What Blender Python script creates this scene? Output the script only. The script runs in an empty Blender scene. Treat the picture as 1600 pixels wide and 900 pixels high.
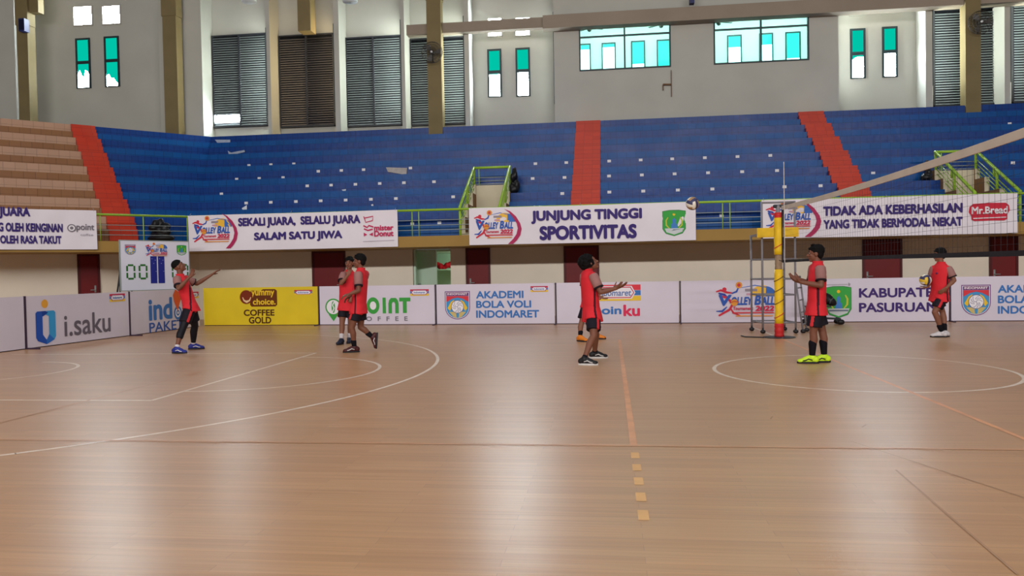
import bpy, bmesh, math, random
from mathutils import Vector, Matrix
random.seed(7)
PI = math.pi
SC = bpy.context.scene
COL = SC.collection

# ------------------------------------------------------------------ camera
CAM = Vector((9.3032, -10.5406, 1.3803)); YAW, PIT, ROL, FPX = -0.1247, -0.0231, -0.0181, 1219.92
FW = Vector((math.sin(YAW)*math.cos(PIT), math.cos(YAW)*math.cos(PIT), math.sin(PIT)))
R0 = Vector((math.cos(YAW), -math.sin(YAW), 0)); U0 = R0.cross(FW)
RT = R0*math.cos(ROL) + U0*math.sin(ROL); UP = -R0*math.sin(ROL) + U0*math.cos(ROL)
cd = bpy.data.cameras.new('camera'); cam = bpy.data.objects.new('camera', cd); COL.objects.link(cam)
cd.sensor_width = 36; cd.lens = FPX/1600*36; cd.clip_start = .05; cd.clip_end = 200
cam.matrix_world = Matrix.Translation(CAM) @ Matrix((RT, UP, -FW)).transposed().to_4x4()
SC.camera = cam

# ------------------------------------------------------------------ light
SC.view_settings.view_transform = 'Standard'; SC.view_settings.look = 'None'
SC.view_settings.gamma = 1; SC.view_settings.use_curve_mapping = False
SC.view_settings.exposure = 0.0
W = bpy.data.worlds.new('world'); SC.world = W; W.use_nodes = True
W.node_tree.nodes['Background'].inputs[0].default_value = (0.93, 0.97, 1.0, 1)
W.node_tree.nodes['Background'].inputs[1].default_value = 0.13
def area(name, loc, rot, sx, sy, power, col):
    l = bpy.data.lights.new(name, 'AREA'); l.shape = 'RECTANGLE'; l.size = sx; l.size_y = sy
    l.energy = power; l.color = col
    o = bpy.data.objects.new(name, l); COL.objects.link(o); o.location = loc; o.rotation_euler = rot
    return o
# daylight through the window band high in the opposite long wall, behind the photographer
area('window_daylight', (10, -27, 11.75), (math.radians(80), 0, 0), 46, .8, 8600, (1.0, .95, .93))
# roof lamps above the court
area('roof_light', (8, -1, 15), (0, 0, 0), 22, 12, 760, (1.0, .95, .92))

# ------------------------------------------------------------------ projection onto the place's planes
def ray(px, py): return FW + RT*((px-800)/FPX) - UP*((py-450)/FPX)
def onY(px, py, Y):
    d = ray(px, py); return CAM + d*((Y-CAM.y)/d.y)
def onP(px, py, P, N):
    d = ray(px, py); P = Vector(P); N = Vector(N); return CAM + d*((P-CAM).dot(N)/d.dot(N))
def onZ(px, py, z=0):
    d = ray(px, py); return CAM + d*((z-CAM.z)/d.z)

# ------------------------------------------------------------------ materials
def lin(c): return tuple(((v/255)/12.92 if v/255 <= .04045 else ((v/255+.055)/1.055)**2.4) for v in c)
MATS = {}
def mat(name, rgb, rough=.6, spec=.3, var=0.0, scale=6.0, metal=0.0, bump=0.0):
    """plain surface with faint procedural mottling; rgb is sRGB 0-255"""
    if name in MATS: return MATS[name]
    m = bpy.data.materials.new(name); m.use_nodes = True; nt = m.node_tree; b = nt.nodes['Principled BSDF']
    c = lin(rgb); b.inputs['Base Color'].default_value = (*c, 1)
    b.inputs['Roughness'].default_value = rough; b.inputs['Specular IOR Level'].default_value = spec
    b.inputs['Metallic'].default_value = metal
    if var > 0 or bump > 0:
        tc = nt.nodes.new('ShaderNodeTexCoord'); n = nt.nodes.new('ShaderNodeTexNoise')
        n.inputs['Scale'].default_value = scale; n.inputs['Detail'].default_value = 4
        nt.links.new(tc.outputs['Object'], n.inputs['Vector'])
        if var > 0:
            r = nt.nodes.new('ShaderNodeValToRGB')
            r.color_ramp.elements[0].color = (*[v*(1-var) for v in c], 1); r.color_ramp.elements[1].color = (*[min(1, v*(1+var)) for v in c], 1)
            r.color_ramp.elements[0].position = .3; r.color_ramp.elements[1].position = .7
            nt.links.new(n.outputs['Fac'], r.inputs['Fac']); nt.links.new(r.outputs['Color'], b.inputs['Base Color'])
        if bump > 0:
            bp = nt.nodes.new('ShaderNodeBump'); bp.inputs['Strength'].default_value = bump
            nt.links.new(n.outputs['Fac'], bp.inputs['Height']); nt.links.new(bp.outputs['Normal'], b.inputs['Normal'])
    MATS[name] = m; return m
def emit(name, rgb, strength):
    if name in MATS: return MATS[name]
    m = bpy.data.materials.new(name); m.use_nodes = True; nt = m.node_tree; nt.nodes.clear()
    o = nt.nodes.new('ShaderNodeOutputMaterial'); e = nt.nodes.new('ShaderNodeEmission')
    e.inputs[0].default_value = (*lin(rgb), 1); e.inputs[1].default_value = strength
    nt.links.new(e.outputs[0], o.inputs[0]); MATS[name] = m; return m
def tile_mat(name, rgb, rgb2, grout, tw, th, rough, var=.15, spec=.22, dirt=(150, 140, 150), dirt_amt=.0):
    """glazed tiles laid along the UVs in metres"""
    m = bpy.data.materials.new(name); m.use_nodes = True; nt = m.node_tree; b = nt.nodes['Principled BSDF']
    uv = nt.nodes.new('ShaderNodeUVMap'); br = nt.nodes.new('ShaderNodeTexBrick')
    br.offset = 0; br.inputs['Scale'].default_value = 1; br.inputs['Brick Width'].default_value = tw; br.inputs['Row Height'].default_value = th
    br.inputs['Mortar Size'].default_value = .006; br.inputs['Mortar Smooth'].default_value = .3
    br.inputs['Color1'].default_value = (*lin(rgb), 1); br.inputs['Color2'].default_value = (*lin(rgb2), 1); br.inputs['Mortar'].default_value = (*lin(grout), 1)
    nt.links.new(uv.outputs[0], br.inputs['Vector'])
    n = nt.nodes.new('ShaderNodeTexNoise'); n.inputs['Scale'].default_value = .9; n.inputs['Detail'].default_value = 6
    nt.links.new(uv.outputs[0], n.inputs['Vector'])
    rp = nt.nodes.new('ShaderNodeMapRange'); rp.inputs[1].default_value = .35; rp.inputs[2].default_value = .75; rp.inputs[3].default_value = 0; rp.inputs[4].default_value = dirt_amt
    nt.links.new(n.outputs['Fac'], rp.inputs[0])
    mx = nt.nodes.new('ShaderNodeMix'); mx.data_type = 'RGBA'
    nt.links.new(rp.outputs[0], mx.inputs[0]); nt.links.new(br.outputs['Color'], mx.inputs[6]); mx.inputs[7].default_value = (*lin(dirt), 1)
    nt.links.new(mx.outputs[2], b.inputs['Base Color'])
    rr = nt.nodes.new('ShaderNodeMapRange'); rr.inputs[3].default_value = rough-.08; rr.inputs[4].default_value = rough+.15
    nt.links.new(n.outputs['Fac'], rr.inputs[0]); nt.links.new(rr.outputs[0], b.inputs['Roughness'])
    b.inputs['Specular IOR Level'].default_value = spec
    n2 = nt.nodes.new('ShaderNodeTexNoise'); n2.inputs['Scale'].default_value = 3.5; nt.links.new(uv.outputs[0], n2.inputs['Vector'])
    bp = nt.nodes.new('ShaderNodeBump'); bp.inputs['Strength'].default_value = .12; bp.inputs['Distance'].default_value = .05
    nt.links.new(n2.outputs['Fac'], bp.inputs['Height']); nt.links.new(bp.outputs['Normal'], b.inputs['Normal'])
    MATS[name] = m; return m
def wood_floor():
    m = bpy.data.materials.new('hardwood_court'); m.use_nodes = True; nt = m.node_tree; b = nt.nodes['Principled BSDF']
    tc = nt.nodes.new('ShaderNodeTexCoord')
    br = nt.nodes.new('ShaderNodeTexBrick'); br.offset = .5; br.inputs['Scale'].default_value = 1
    br.inputs['Brick Width'].default_value = 1.35; br.inputs['Row Height'].default_value = .085; br.inputs['Mortar Size'].default_value = .0016
    br.inputs['Color1'].default_value = (*lin((190, 146, 107)), 1); br.inputs['Color2'].default_value = (*lin((200, 156, 115)), 1); br.inputs['Mortar'].default_value = (*lin((174, 136, 104)), 1)
    nt.links.new(tc.outputs['Object'], br.inputs['Vector'])
    mp = nt.nodes.new('ShaderNodeMapping'); mp.inputs['Scale'].default_value = (.9, 26, 1); nt.links.new(tc.outputs['Object'], mp.inputs['Vector'])
    n = nt.nodes.new('ShaderNodeTexNoise'); n.inputs['Scale'].default_value = 1.0; n.inputs['Detail'].default_value = 5; nt.links.new(mp.outputs[0], n.inputs['Vector'])
    rp = nt.nodes.new('ShaderNodeValToRGB'); rp.color_ramp.elements[0].color = (.86, .85, .84, 1); rp.color_ramp.elements[1].color = (1.04, 1.03, 1.03, 1)
    rp.color_ramp.elements[0].position = .3; rp.color_ramp.elements[1].position = .7
    nt.links.new(n.outputs['Fac'], rp.inputs[0])
    mx = nt.nodes.new('ShaderNodeMix'); mx.data_type = 'RGBA'; mx.blend_type = 'MULTIPLY'; mx.inputs[0].default_value = 1
    nt.links.new(br.outputs['Color'], mx.inputs[6]); nt.links.new(rp.outputs[0], mx.inputs[7])
    n3 = nt.nodes.new('ShaderNodeTexNoise'); n3.inputs['Scale'].default_value = .35; n3.inputs['Detail'].default_value = 3; nt.links.new(tc.outputs['Object'], n3.inputs['Vector'])
    r3 = nt.nodes.new('ShaderNodeValToRGB'); r3.color_ramp.elements[0].color = (.9, .89, .88, 1); r3.color_ramp.elements[1].color = (1.05, 1.05, 1.05, 1)
    nt.links.new(n3.outputs['Fac'], r3.inputs[0])
    m2 = nt.nodes.new('ShaderNodeMix'); m2.data_type = 'RGBA'; m2.blend_type = 'MULTIPLY'; m2.inputs[0].default_value = 1
    nt.links.new(mx.outputs[2], m2.inputs[6]); nt.links.new(r3.outputs[0], m2.inputs[7]); nt.links.new(m2.outputs[2], b.inputs['Base Color'])
    rr = nt.nodes.new('ShaderNodeMapRange'); rr.inputs[3].default_value = .27; rr.inputs[4].default_value = .38
    nt.links.new(n.outputs['Fac'], rr.inputs[0]); nt.links.new(rr.outputs[0], b.inputs['Roughness'])
    b.inputs['Specular IOR Level'].default_value = .5
    bp = nt.nodes.new('ShaderNodeBump'); bp.inputs['Strength'].default_value = .06; bp.inputs['Distance'].default_value = .02
    nt.links.new(n.outputs['Fac'], bp.inputs['Height']); nt.links.new(bp.outputs['Normal'], b.inputs['Normal'])
    MATS['floor'] = m; return m
def glass_mat():
    m = bpy.data.materials.new('tinted_glass'); m.use_nodes = True; nt = m.node_tree; nt.nodes.clear()
    o = nt.nodes.new('ShaderNodeOutputMaterial'); t = nt.nodes.new('ShaderNodeBsdfTransparent'); g = nt.nodes.new('ShaderNodeBsdfGlossy')
    t.inputs[0].default_value = (.78, 1.0, .98, 1); g.inputs['Roughness'].default_value = .05
    f = nt.nodes.new('ShaderNodeFresnel'); mx = nt.nodes.new('ShaderNodeMixShader')
    nt.links.new(f.outputs[0], mx.inputs[0]); nt.links.new(t.outputs[0], mx.inputs[1]); nt.links.new(g.outputs[0], mx.inputs[2]); nt.links.new(mx.outputs[0], o.inputs[0])
    MATS['glass'] = m; return m
def ink(rgb): return mat('print_%02x%02x%02x' % tuple(rgb), rgb, .55, .2)

# ------------------------------------------------------------------ mesh builder (world coordinates in, one object out)
def worldloc(o):
    v = Vector((0, 0, 0))
    while o is not None: v += o.location; o = o.parent
    return v
def props(o, label=None, cat=None, group=None, kind=None):
    if label: o['label'] = label
    if cat: o['category'] = cat
    if group: o['group'] = group
    if kind: o['kind'] = kind
    return o
class MB:
    def __init__(s): s.v = []; s.f = []; s.m = []; s.mats = []; s.uv = {}
    def mi(s, m):
        if m not in s.mats: s.mats.append(m)
        return s.mats.index(m)
    def face(s, pts, m, uvs=None):
        i = len(s.v); s.v += [Vector(p) for p in pts]; s.f.append(list(range(i, i+len(pts)))); s.m.append(s.mi(m))
        if uvs: s.uv[len(s.f)-1] = uvs
    def raw(s, verts, faces, m):
        i = len(s.v); s.v += [Vector(p) for p in verts]; k = s.mi(m)
        for f in faces: s.f.append([i+j for j in f]); s.m.append(k)
    def box(s, a, b, m, M=None):
        (x0, y0, z0), (x1, y1, z1) = a, b
        vs = [Vector(p) for p in ((x0,y0,z0),(x1,y0,z0),(x1,y1,z0),(x0,y1,z0),(x0,y0,z1),(x1,y0,z1),(x1,y1,z1),(x0,y1,z1))]
        if M is not None: vs = [M @ v for v in vs]
        s.raw(vs, [(0,3,2,1),(4,5,6,7),(0,1,5,4),(1,2,6,5),(2,3,7,6),(3,0,4,7)], m)
    def beam(s, p, q, w, h, m, up=(0, 0, 1)):
        """box bar from p to q, w across, h along 'up'"""
        p, q = Vector(p), Vector(q); d = (q-p).normalized(); u = Vector(up)
        if abs(d.dot(u)) > .98: u = Vector((1, 0, 0))
        a = d.cross(u).normalized(); u = a.cross(d)
        vs = [c + a*(w/2*i) + u*(h/2*j) for c in (p, q) for (i, j) in ((-1,-1),(1,-1),(1,1),(-1,1))]
        s.raw(vs, [(0,1,2,3)[::-1],(4,5,6,7),(0,1,5,4),(1,2,6,5),(2,3,7,6),(3,0,4,7)], m)
    def loft(s, rings, m, n=16, caps=True):
        """rings: (centre, axis1 vector, axis2 vector)"""
        i0 = len(s.v); k = s.mi(m)
        for c, a, b in rings:
            for j in range(n):
                t = 2*PI*j/n; s.v.append(Vector(c) + Vector(a)*math.cos(t) + Vector(b)*math.sin(t))
        for r in range(len(rings)-1):
            for j in range(n):
                s.f.append([i0+r*n+j, i0+r*n+(j+1) % n, i0+(r+1)*n+(j+1) % n, i0+(r+1)*n+j]); s.m.append(k)
        if caps:
            s.f.append([i0+j for j in range(n)][::-1]); s.m.append(k)
            s.f.append([i0+(len(rings)-1)*n+j for j in range(n)]); s.m.append(k)
    def tube(s, pts, r, m, n=8):
        pts = [Vector(p) for p in pts]; rings = []; pa = None
        rs = r if isinstance(r, (list, tuple)) else [r]*len(pts)
        for i, p in enumerate(pts):
            d = (pts[min(i+1, len(pts)-1)] - pts[max(i-1, 0)]).normalized()
            if pa is None: pa = d.cross(Vector((0, 0, 1)) if abs(d.z) < .9 else Vector((1, 0, 0))).normalized()
            pa = (pa - d*pa.dot(d)).normalized(); b = d.cross(pa)
            rings.append((p, pa*rs[i], b*rs[i]))
        s.loft(rings, m, n)
    def capsule(s, p, q, r1, r2, m, n=14):
        p, q = Vector(p), Vector(q); d = q-p; L = d.length
        d = d.normalized() if L > 1e-6 else Vector((0, 0, 1))
        a = d.cross(Vector((0, 0, 1)) if abs(d.z) < .9 else Vector((1, 0, 0))).normalized(); b = d.cross(a); rings = []
        for k in range(5):
            t = PI/2*(k+.15)/5; rings.append((p - d*(r1*math.cos(t)), a*r1*math.sin(t), b*r1*math.sin(t)))
        rings.append((p, a*r1, b*r1)); rings.append((q, a*r2, b*r2))
        for k in range(4, -1, -1):
            t = PI/2*(k+.15)/5; rings.append((q + d*(r2*math.cos(t)), a*r2*math.sin(t), b*r2*math.sin(t)))
        s.loft(rings, m, n)
    def ell(s, c, a, b, cc, m, n=18, k=10):
        """ellipsoid with semi-axis vectors a, b, cc"""
        c, a, b, cc = Vector(c), Vector(a), Vector(b), Vector(cc); rings = []
        for i in range(k+1):
            t = PI*(i+.12)/(k+.24); rings.append((c - cc*math.cos(t), a*math.sin(t), b*math.sin(t)))
        s.loft(rings, m, n)
    def build(s, name, parent=None, smooth=False, origin=None):
        me = bpy.data.meshes.new(name)
        if origin is None:
            if parent is not None: origin = worldloc(parent)
            else:
                xs = [v.x for v in s.v]; ys = [v.y for v in s.v]; zs = [v.z for v in s.v]
                origin = Vector(((min(xs)+max(xs))/2, (min(ys)+max(ys))/2, min(zs)))
        origin = Vector(origin)
        me.from_pydata([tuple(v-origin) for v in s.v], [], s.f)
        for m in s.mats: me.materials.append(m)
        me.polygons.foreach_set('material_index', s.m)
        if s.uv:
            ul = me.uv_layers.new(name='UVMap')
            for fi, uvs in s.uv.items():
                for li, c in zip(me.polygons[fi].loop_indices, uvs): ul.data[li].uv = c
        if smooth: me.polygons.foreach_set('use_smooth', [True]*len(me.polygons))
        me.update()
        o = bpy.data.objects.new(name, me); COL.objects.link(o)
        if parent is not None: o.parent = parent; o.location = origin - worldloc(parent)
        else: o.location = origin
        return o
def thing(name, loc, label, cat, group=None, kind=None):
    o = bpy.data.objects.new(name, None); COL.objects.link(o); o.location = loc; o.empty_display_size = .1
    return props(o, label, cat, group, kind)
def copy_tree(o, parent=None):
    c = o.copy(); COL.objects.link(c)
    if parent is not None: c.parent = parent
    for ch in list(o.children): copy_tree(ch, c)
    return c
def remeshed(mb, name, voxel, parent, smooth=3, dec=.35):
    """fuse the shapes of a builder into one continuous surface"""
    o = mb.build('fuse', parent=None, origin=(0, 0, 0)); me0 = o.data
    r = o.modifiers.new('r', 'REMESH'); r.mode = 'VOXEL'; r.voxel_size = voxel
    if smooth:
        s = o.modifiers.new('s', 'SMOOTH'); s.iterations = smooth; s.factor = .5
    if dec < 1:
        d = o.modifiers.new('d', 'DECIMATE'); d.ratio = dec
    dg = bpy.context.evaluated_depsgraph_get(); dg.update()
    me = bpy.data.meshes.new_from_object(o.evaluated_get(dg)); me.name = name
    bpy.data.objects.remove(o); bpy.data.meshes.remove(me0)
    org = worldloc(parent); me.transform(Matrix.Translation(-org))
    me.polygons.foreach_set('use_smooth', [True]*len(me.polygons)); me.update()
    n = bpy.data.objects.new(name, me); COL.objects.link(n); n.parent = parent
    if not me.materials:
        for m in mb.mats: me.materials.append(m)
    return n

# ------------------------------------------------------------------ flat printed artwork on a board or banner
TXT = {}
def text_mesh(body, bold=0.0, shear=0.0, spacing=1.0):
    key = (body, bold, shear, spacing)
    if key in TXT: return TXT[key]
    cu = bpy.data.curves.new('t', 'FONT'); cu.body = body; cu.shear = shear; cu.space_character = spacing
    cu.resolution_u = 5
    o = bpy.data.objects.new('t', cu); COL.objects.link(o)
    dg = bpy.context.evaluated_depsgraph_get(); dg.update()
    me = bpy.data.meshes.new_from_object(o.evaluated_get(dg))
    vs = [(v.co.x, v.co.y) for v in me.vertices]; fs = [list(p.vertices) for p in me.polygons]; n0 = len(vs)
    bpy.data.objects.remove(o); bpy.data.curves.remove(cu); bpy.data.meshes.remove(me)
    if bold > .004:      # heavier stroke: strike the glyphs again a little to each side
        v0, f0 = vs, fs; vs, fs = [], []
        for k in range(9):
            dx, dy = (0, 0) if k == 8 else (bold*math.cos(k*PI/4), bold*math.sin(k*PI/4)); n = len(vs)
            vs += [(x+dx, y+dy) for x, y in v0]; fs += [[n+i for i in f] for f in f0]
    TXT[key] = (vs, fs, n0); return TXT[key]
class Sheet:
    """a vertical printed surface: O bottom-left point, a unit vector to the right, n unit vector to the viewer"""
    def __init__(s, O, a, disp=None):
        s.O = Vector(O); s.a = Vector(a).normalized(); s.n = Vector((s.a.y, -s.a.x, 0)); s.disp = disp
    def uv(s, px, py):
        p = onP(px, py, s.O, s.n) - s.O; return (p.dot(s.a), p.z)
    def pt(s, u, v, off=0):
        d = s.disp(u, v) if s.disp else 0
        return s.O + s.a*u + Vector((0, 0, v)) + s.n*(off+d)
class Art:
    """one printed motif; q() maps its own 0..1 box (or pixels) onto the sheet"""
    def __init__(s, sheet, base=.004): s.sh = sheet; s.mb = MB(); s.layer = 0; s.base = base; s.box = None
    def frame(s, x0, y0, x1, y1):
        """picture box: x0,y0 top-left, x1,y1 bottom-right in photo pixels, used by unit coordinates"""
        a = s.sh.uv(x0, y1); b = s.sh.uv(x1, y0); c = s.sh.uv(x0, y0); d = s.sh.uv(x1, y1)
        s.box = ((a[0]+c[0])/2, (a[1]+d[1])/2, (b[0]+d[0])/2, (b[1]+c[1])/2); return s
    def U(s, x, y):
        u0, v0, u1, v1 = s.box; return (u0+(u1-u0)*x, v0+(v1-v0)*y)
    def poly(s, pts, rgb, unit=True):
        s.layer += 1
        q = [s.U(*p) for p in pts] if unit else pts
        s.mb.face([s.sh.pt(u, v, s.base+s.layer*.0006) for u, v in q], ink(rgb)); return s
    def circ(s, x, y, r, rgb, n=28, a0=0, a1=2*PI, asp=None):
        u0, v0, u1, v1 = s.box; asp = asp or (v1-v0)/(u1-u0)
        pts = [(x+r*asp*math.cos(a0+(a1-a0)*i/n), y+r*math.sin(a0+(a1-a0)*i/n)) for i in range(n + (0 if a1-a0 > 6.28 else 1))]
        if a1-a0 < 6.28 and a1-a0 < PI-.01: pts.append((x, y))
        return s.poly(pts, rgb)
    def line(s, pts, w, rgb, taper=0):
        """ribbon through unit points, width w in units of height"""
        s.layer += 1; q = [s.U(*p) for p in pts]; H = s.box[3]-s.box[1]; L = []; Rr = []
        for i, p in enumerate(q):
            a = q[max(0, i-1)]; b = q[min(len(q)-1, i+1)]; dx, dy = b[0]-a[0], b[1]-a[1]; l = math.hypot(dx, dy) or 1
            k = w*H/2*(1 - taper*abs(2*i/(len(q)-1)-1)) if len(q) > 1 else w
            L.append((p[0]-dy/l*k, p[1]+dx/l*k)); Rr.append((p[0]+dy/l*k, p[1]-dx/l*k))
        for i in range(len(q)-1):
            s.mb.face([s.sh.pt(u, v, s.base+s.layer*.0006) for u, v in (L[i], L[i+1], Rr[i+1], Rr[i])][::-1], ink(rgb))
        return s
    def text(s, body, x0, y0, x1, y1, rgb, bold=0.0, shear=0.0, spacing=1.0, unit=True):
        """fit the text's ink box to (x0,y0)-(x1,y1), unit box coordinates"""
        s.layer += 1
        vs, fs, n0 = text_mesh(body, bold, shear, spacing)
        ax = min(v[0] for v in vs); bx = max(v[0] for v in vs); ay = min(v[1] for v in vs); by = max(v[1] for v in vs)
        a = s.U(x0, y0); b = s.U(x1, y1)
        P = [s.sh.pt(a[0]+(v[0]-ax)/(bx-ax)*(b[0]-a[0]), a[1]+(v[1]-ay)/(by-ay)*(b[1]-a[1]), s.base+s.layer*.0006+.0004*(i//n0)) for i, v in enumerate(vs)]
        s.layer += 6
        s.mb.raw(P, fs, ink(rgb)); return s
    def done(s, name, parent, label=None):
        o = s.mb.build(name, parent)
        if label: o['label'] = label
        return o

# ================================================================== SETTING
def struct(o): return props(o, kind='structure')
fl = MB(); fl.box((-26, -24, -.12), (42, 24, 0), wood_floor()); floor = struct(fl.build('floor', origin=(0, 0, 0)))

# painted court lines, children of the floor
XC = 12.469
white_l = mat('white_court_paint', (232, 214, 196), .4, .4, .12, 9); orange_l = mat('orange_court_paint', (218, 156, 112), .4, .4, .12, 5)
faded_l = mat('faded_orange_paint', (198, 148, 110), .38, .45, .12, 3)
def strip(mb, pts, w, m, z=.0015):
    for i in range(len(pts)-1):
        p, q = Vector((*pts[i], 0)), Vector((*pts[i+1], 0)); d = (q-p).normalized(); a = Vector((-d.y, d.x, 0))*(w/2)
        e = d*.004
        mb.face([p-a-e+Vector((0,0,z)), q-a+e+Vector((0,0,z)), q+a+e+Vector((0,0,z)), p+a-e+Vector((0,0,z))], m)
def arc(cx, cy, r, a0, a1, n=64): return [(cx+r*math.cos(a0+(a1-a0)*i/n), cy+r*math.sin(a0+(a1-a0)*i/n)) for i in range(n+1)]
b = MB()
strip(b, [(-1.575, 2.45), (4.225, 2.45), (4.225, -2.45), (-1.575, -2.45)], .05, white_l)
strip(b, arc(4.225, 0, 1.8, -PI/2, PI/2), .05, white_l)
strip(b, arc(0, 0, 1.25, -PI/2, PI/2), .05, white_l)
ta = math.acos(1.45/6.762)
strip(b, [(-1.575, -6.606)] + arc(0, 0, 6.762, -ta, ta, 96) + [(-1.575, 6.606)], .05, white_l)
strip(b, arc(XC, 0, 1.8, 0, 2*PI, 96), .05, white_l)
strip(b, [(-1.575, 7.5), (XC*2+1.575, 7.5)], .05, white_l); strip(b, [(XC, 7.5), (XC, 4.62)], .05, white_l)
b.build('basketball_line', floor)
b = MB()
strip(b, [(XC-3, -4.45), (XC-3, 4.62)], .055, orange_l, .0022)
strip(b, [(XC, -4.45), (XC, 4.55)], .05, orange_l, .0022)
for i in range(5): strip(b, [(XC-3, -4.5-.18-.35*i), (XC-3, -4.5-.18-.35*i-.17)], .06, mat('yellow_orange_paint', (224, 172, 108), .4, .4, .1, 5), .0022)
b.build('volleyball_line', floor)
b = MB(); strip(b, [(XC-9, -4.45), (XC+9, -4.45)], .045, faded_l, .0028); strip(b, [(XC-9, -4.45), (XC-9, 4.5)], .03, faded_l, .0028)
b.build('faded_side_line', floor)
seam = mat('scuffed_wood', (174, 136, 106), .45, .4, .1, 5)
b = MB()
p = onZ(1400, 735); q = onZ(1590, 898); strip(b, [(p.x, p.y), (q.x, q.y)], .014, seam, .003)
p = onZ(1330, 690); q = onZ(1600, 778); strip(b, [(p.x, p.y), (q.x, q.y)], .008, seam, .003)
for x, y, dx in ((1204, 655, 3), (1347, 668, 6)):
    p = onZ(x, y); q = onZ(x+dx, y-4); strip(b, [(p.x, p.y), (q.x, q.y)], .014, seam, .003)
b.build('scuff_mark', floor)

plaster = mat('upper_plaster', (184, 184, 175), .8, .15, .05, .7)
cream = mat('cream_wall_paint', (238, 229, 211), .7, .2, .04, .9)
ochre = mat('ochre_slab_paint', (158, 126, 66), .6, .2, .08, 1.2)
olive = mat('olive_column_paint', (126, 112, 78), .7, .2, .08, 1.5)
taupe = mat('taupe_beam_paint', (150, 138, 122), .75, .2, .05, 1.0)
maroon = mat('maroon_door', (112, 12, 18), .5, .35, .08, 2.0)
dark_m = mat('dark_metal', (38, 40, 46), .5, .4)
green_m = mat('lime_green_rail', (150, 190, 52), .45, .4, .06, 3)
steel = mat('pale_steel', (150, 160, 158), .4, .5)

# --- lower stand front: slab + wall underneath, main run and 45 degree run
YP = 10.6; CX = -2.67; S2 = math.sqrt(.5)
A45 = Vector((-S2, -S2, 0)); N45 = Vector((-S2, S2, 0))          # along (leftwards), inwards (away from court)
def chp(t, d, z, y0=YP):
    """point on the 45 degree run: t metres left of its corner, d metres behind the parapet face"""
    return Vector((CX - .41421*d, y0+d, z)) + A45*t
XR = 30.0; TL = 13.0
def wedge(mb, d0, d1, z0, z1, m):
    """bar running along both runs of the stand between depth d0 and d1"""
    mb.raw([(CX-.41421*d0, YP+d0, z0), (XR, YP+d0, z0), (XR, YP+d1, z0), (CX-.41421*d1, YP+d1, z0),
            (CX-.41421*d0, YP+d0, z1), (XR, YP+d0, z1), (XR, YP+d1, z1), (CX-.41421*d1, YP+d1, z1)],
           [(0,3,2,1),(4,5,6,7),(0,1,5,4),(1,2,6,5),(2,3,7,6),(3,0,4,7)], m)
    mb.raw([chp(0, d0, z0), chp(TL, d0, z0), chp(TL+.41421*(d1-d0), d1, z0), chp(0, d1, z0),
            chp(0, d0, z1), chp(TL, d0, z1), chp(TL+.41421*(d1-d0), d1, z1), chp(0, d1, z1)],
           [(0,1,2,3),(4,7,6,5),(0,4,5,1),(1,5,6,2),(2,6,7,3),(3,7,4,0)], m)
b = MB(); wedge(b, 0, 2.2, 2.06, 2.36, ochre); struct(b.build('trim_1'))
DW = 2.0; YW = YP + DW
b = MB(); xo0 = onY(645, 410, YW).x; xo1 = onY(704, 410, YW).x
xl = CX-.41421*DW
for (x0, x1, z0, z1) in ((xl, xo0, 0, 2.06), (xo1, XR, 0, 2.06)):
    b.box((x0, YW, z0), (x1, YW+.2, z1), cream)
b.raw([chp(0, DW, 0), chp(TL, DW, 0), chp(TL, DW+.2, 0), chp(-.08, DW+.2, 0), chp(0, DW, 2.06), chp(TL, DW, 2.06), chp(TL, DW+.2, 2.06), chp(-.08, DW+.2, 2.06)],
      [(0,1,2,3),(4,7,6,5),(0,4,5,1),(1,5,6,2),(2,6,7,3),(3,7,4,0)], cream)
struct(b.build('wall_lower'))
# corridor behind the open doorway
mint = mat('mint_wall', (196, 222, 200), .6, .2, .03, 1); 
b = MB()
b.box((xo0-1.2, YW+3.0, 0), (xo1+2.6, YW+3.1, 2.05), mint); b.box((xo0-1.3, YW+.2, 0), (xo0-1.2, YW+3.1, 2.05), mint); b.box((xo1+2.6, YW+.2, 0), (xo1+2.7, YW+3.1, 2.05), mint)
b.box((xo0-1.3, YW+.2, 1.98), (xo1+2.7, YW+3.1, 2.05), mint)
struct(b.build('wall_corridor'))
l = bpy.data.lights.new('corridor_lamp', 'POINT'); l.energy = 28; l.color = (.9, 1, .88); l.shadow_soft_size = .15
o = bpy.data.objects.new('corridor_lamp', l); COL.objects.link(o); o.location = (xo1+.6, YW+1.5, 1.8)
b = MB(); xm = onY(681, 410, YW).x
b.box((xo0+.02, YW+.02, 0), (xo0+.08, YW+.18, 2.06), mint)
M = Matrix.Translation((xm, YW+.1, 0)) @ Matrix.Rotation(math.radians(152), 4, 'Z')
b.box((0, -.02, .01), (xm-xo0+.12, .02, 2.04), mint, M)
o = struct(b.build('door_1'))
b = MB(); hb = M @ Vector((.62, .05, 1.0)); b.capsule(hb, M @ Vector((.72, .05, 1.0)), .014, .014, steel, 8); b.build('door_handle', o, True)

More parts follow.
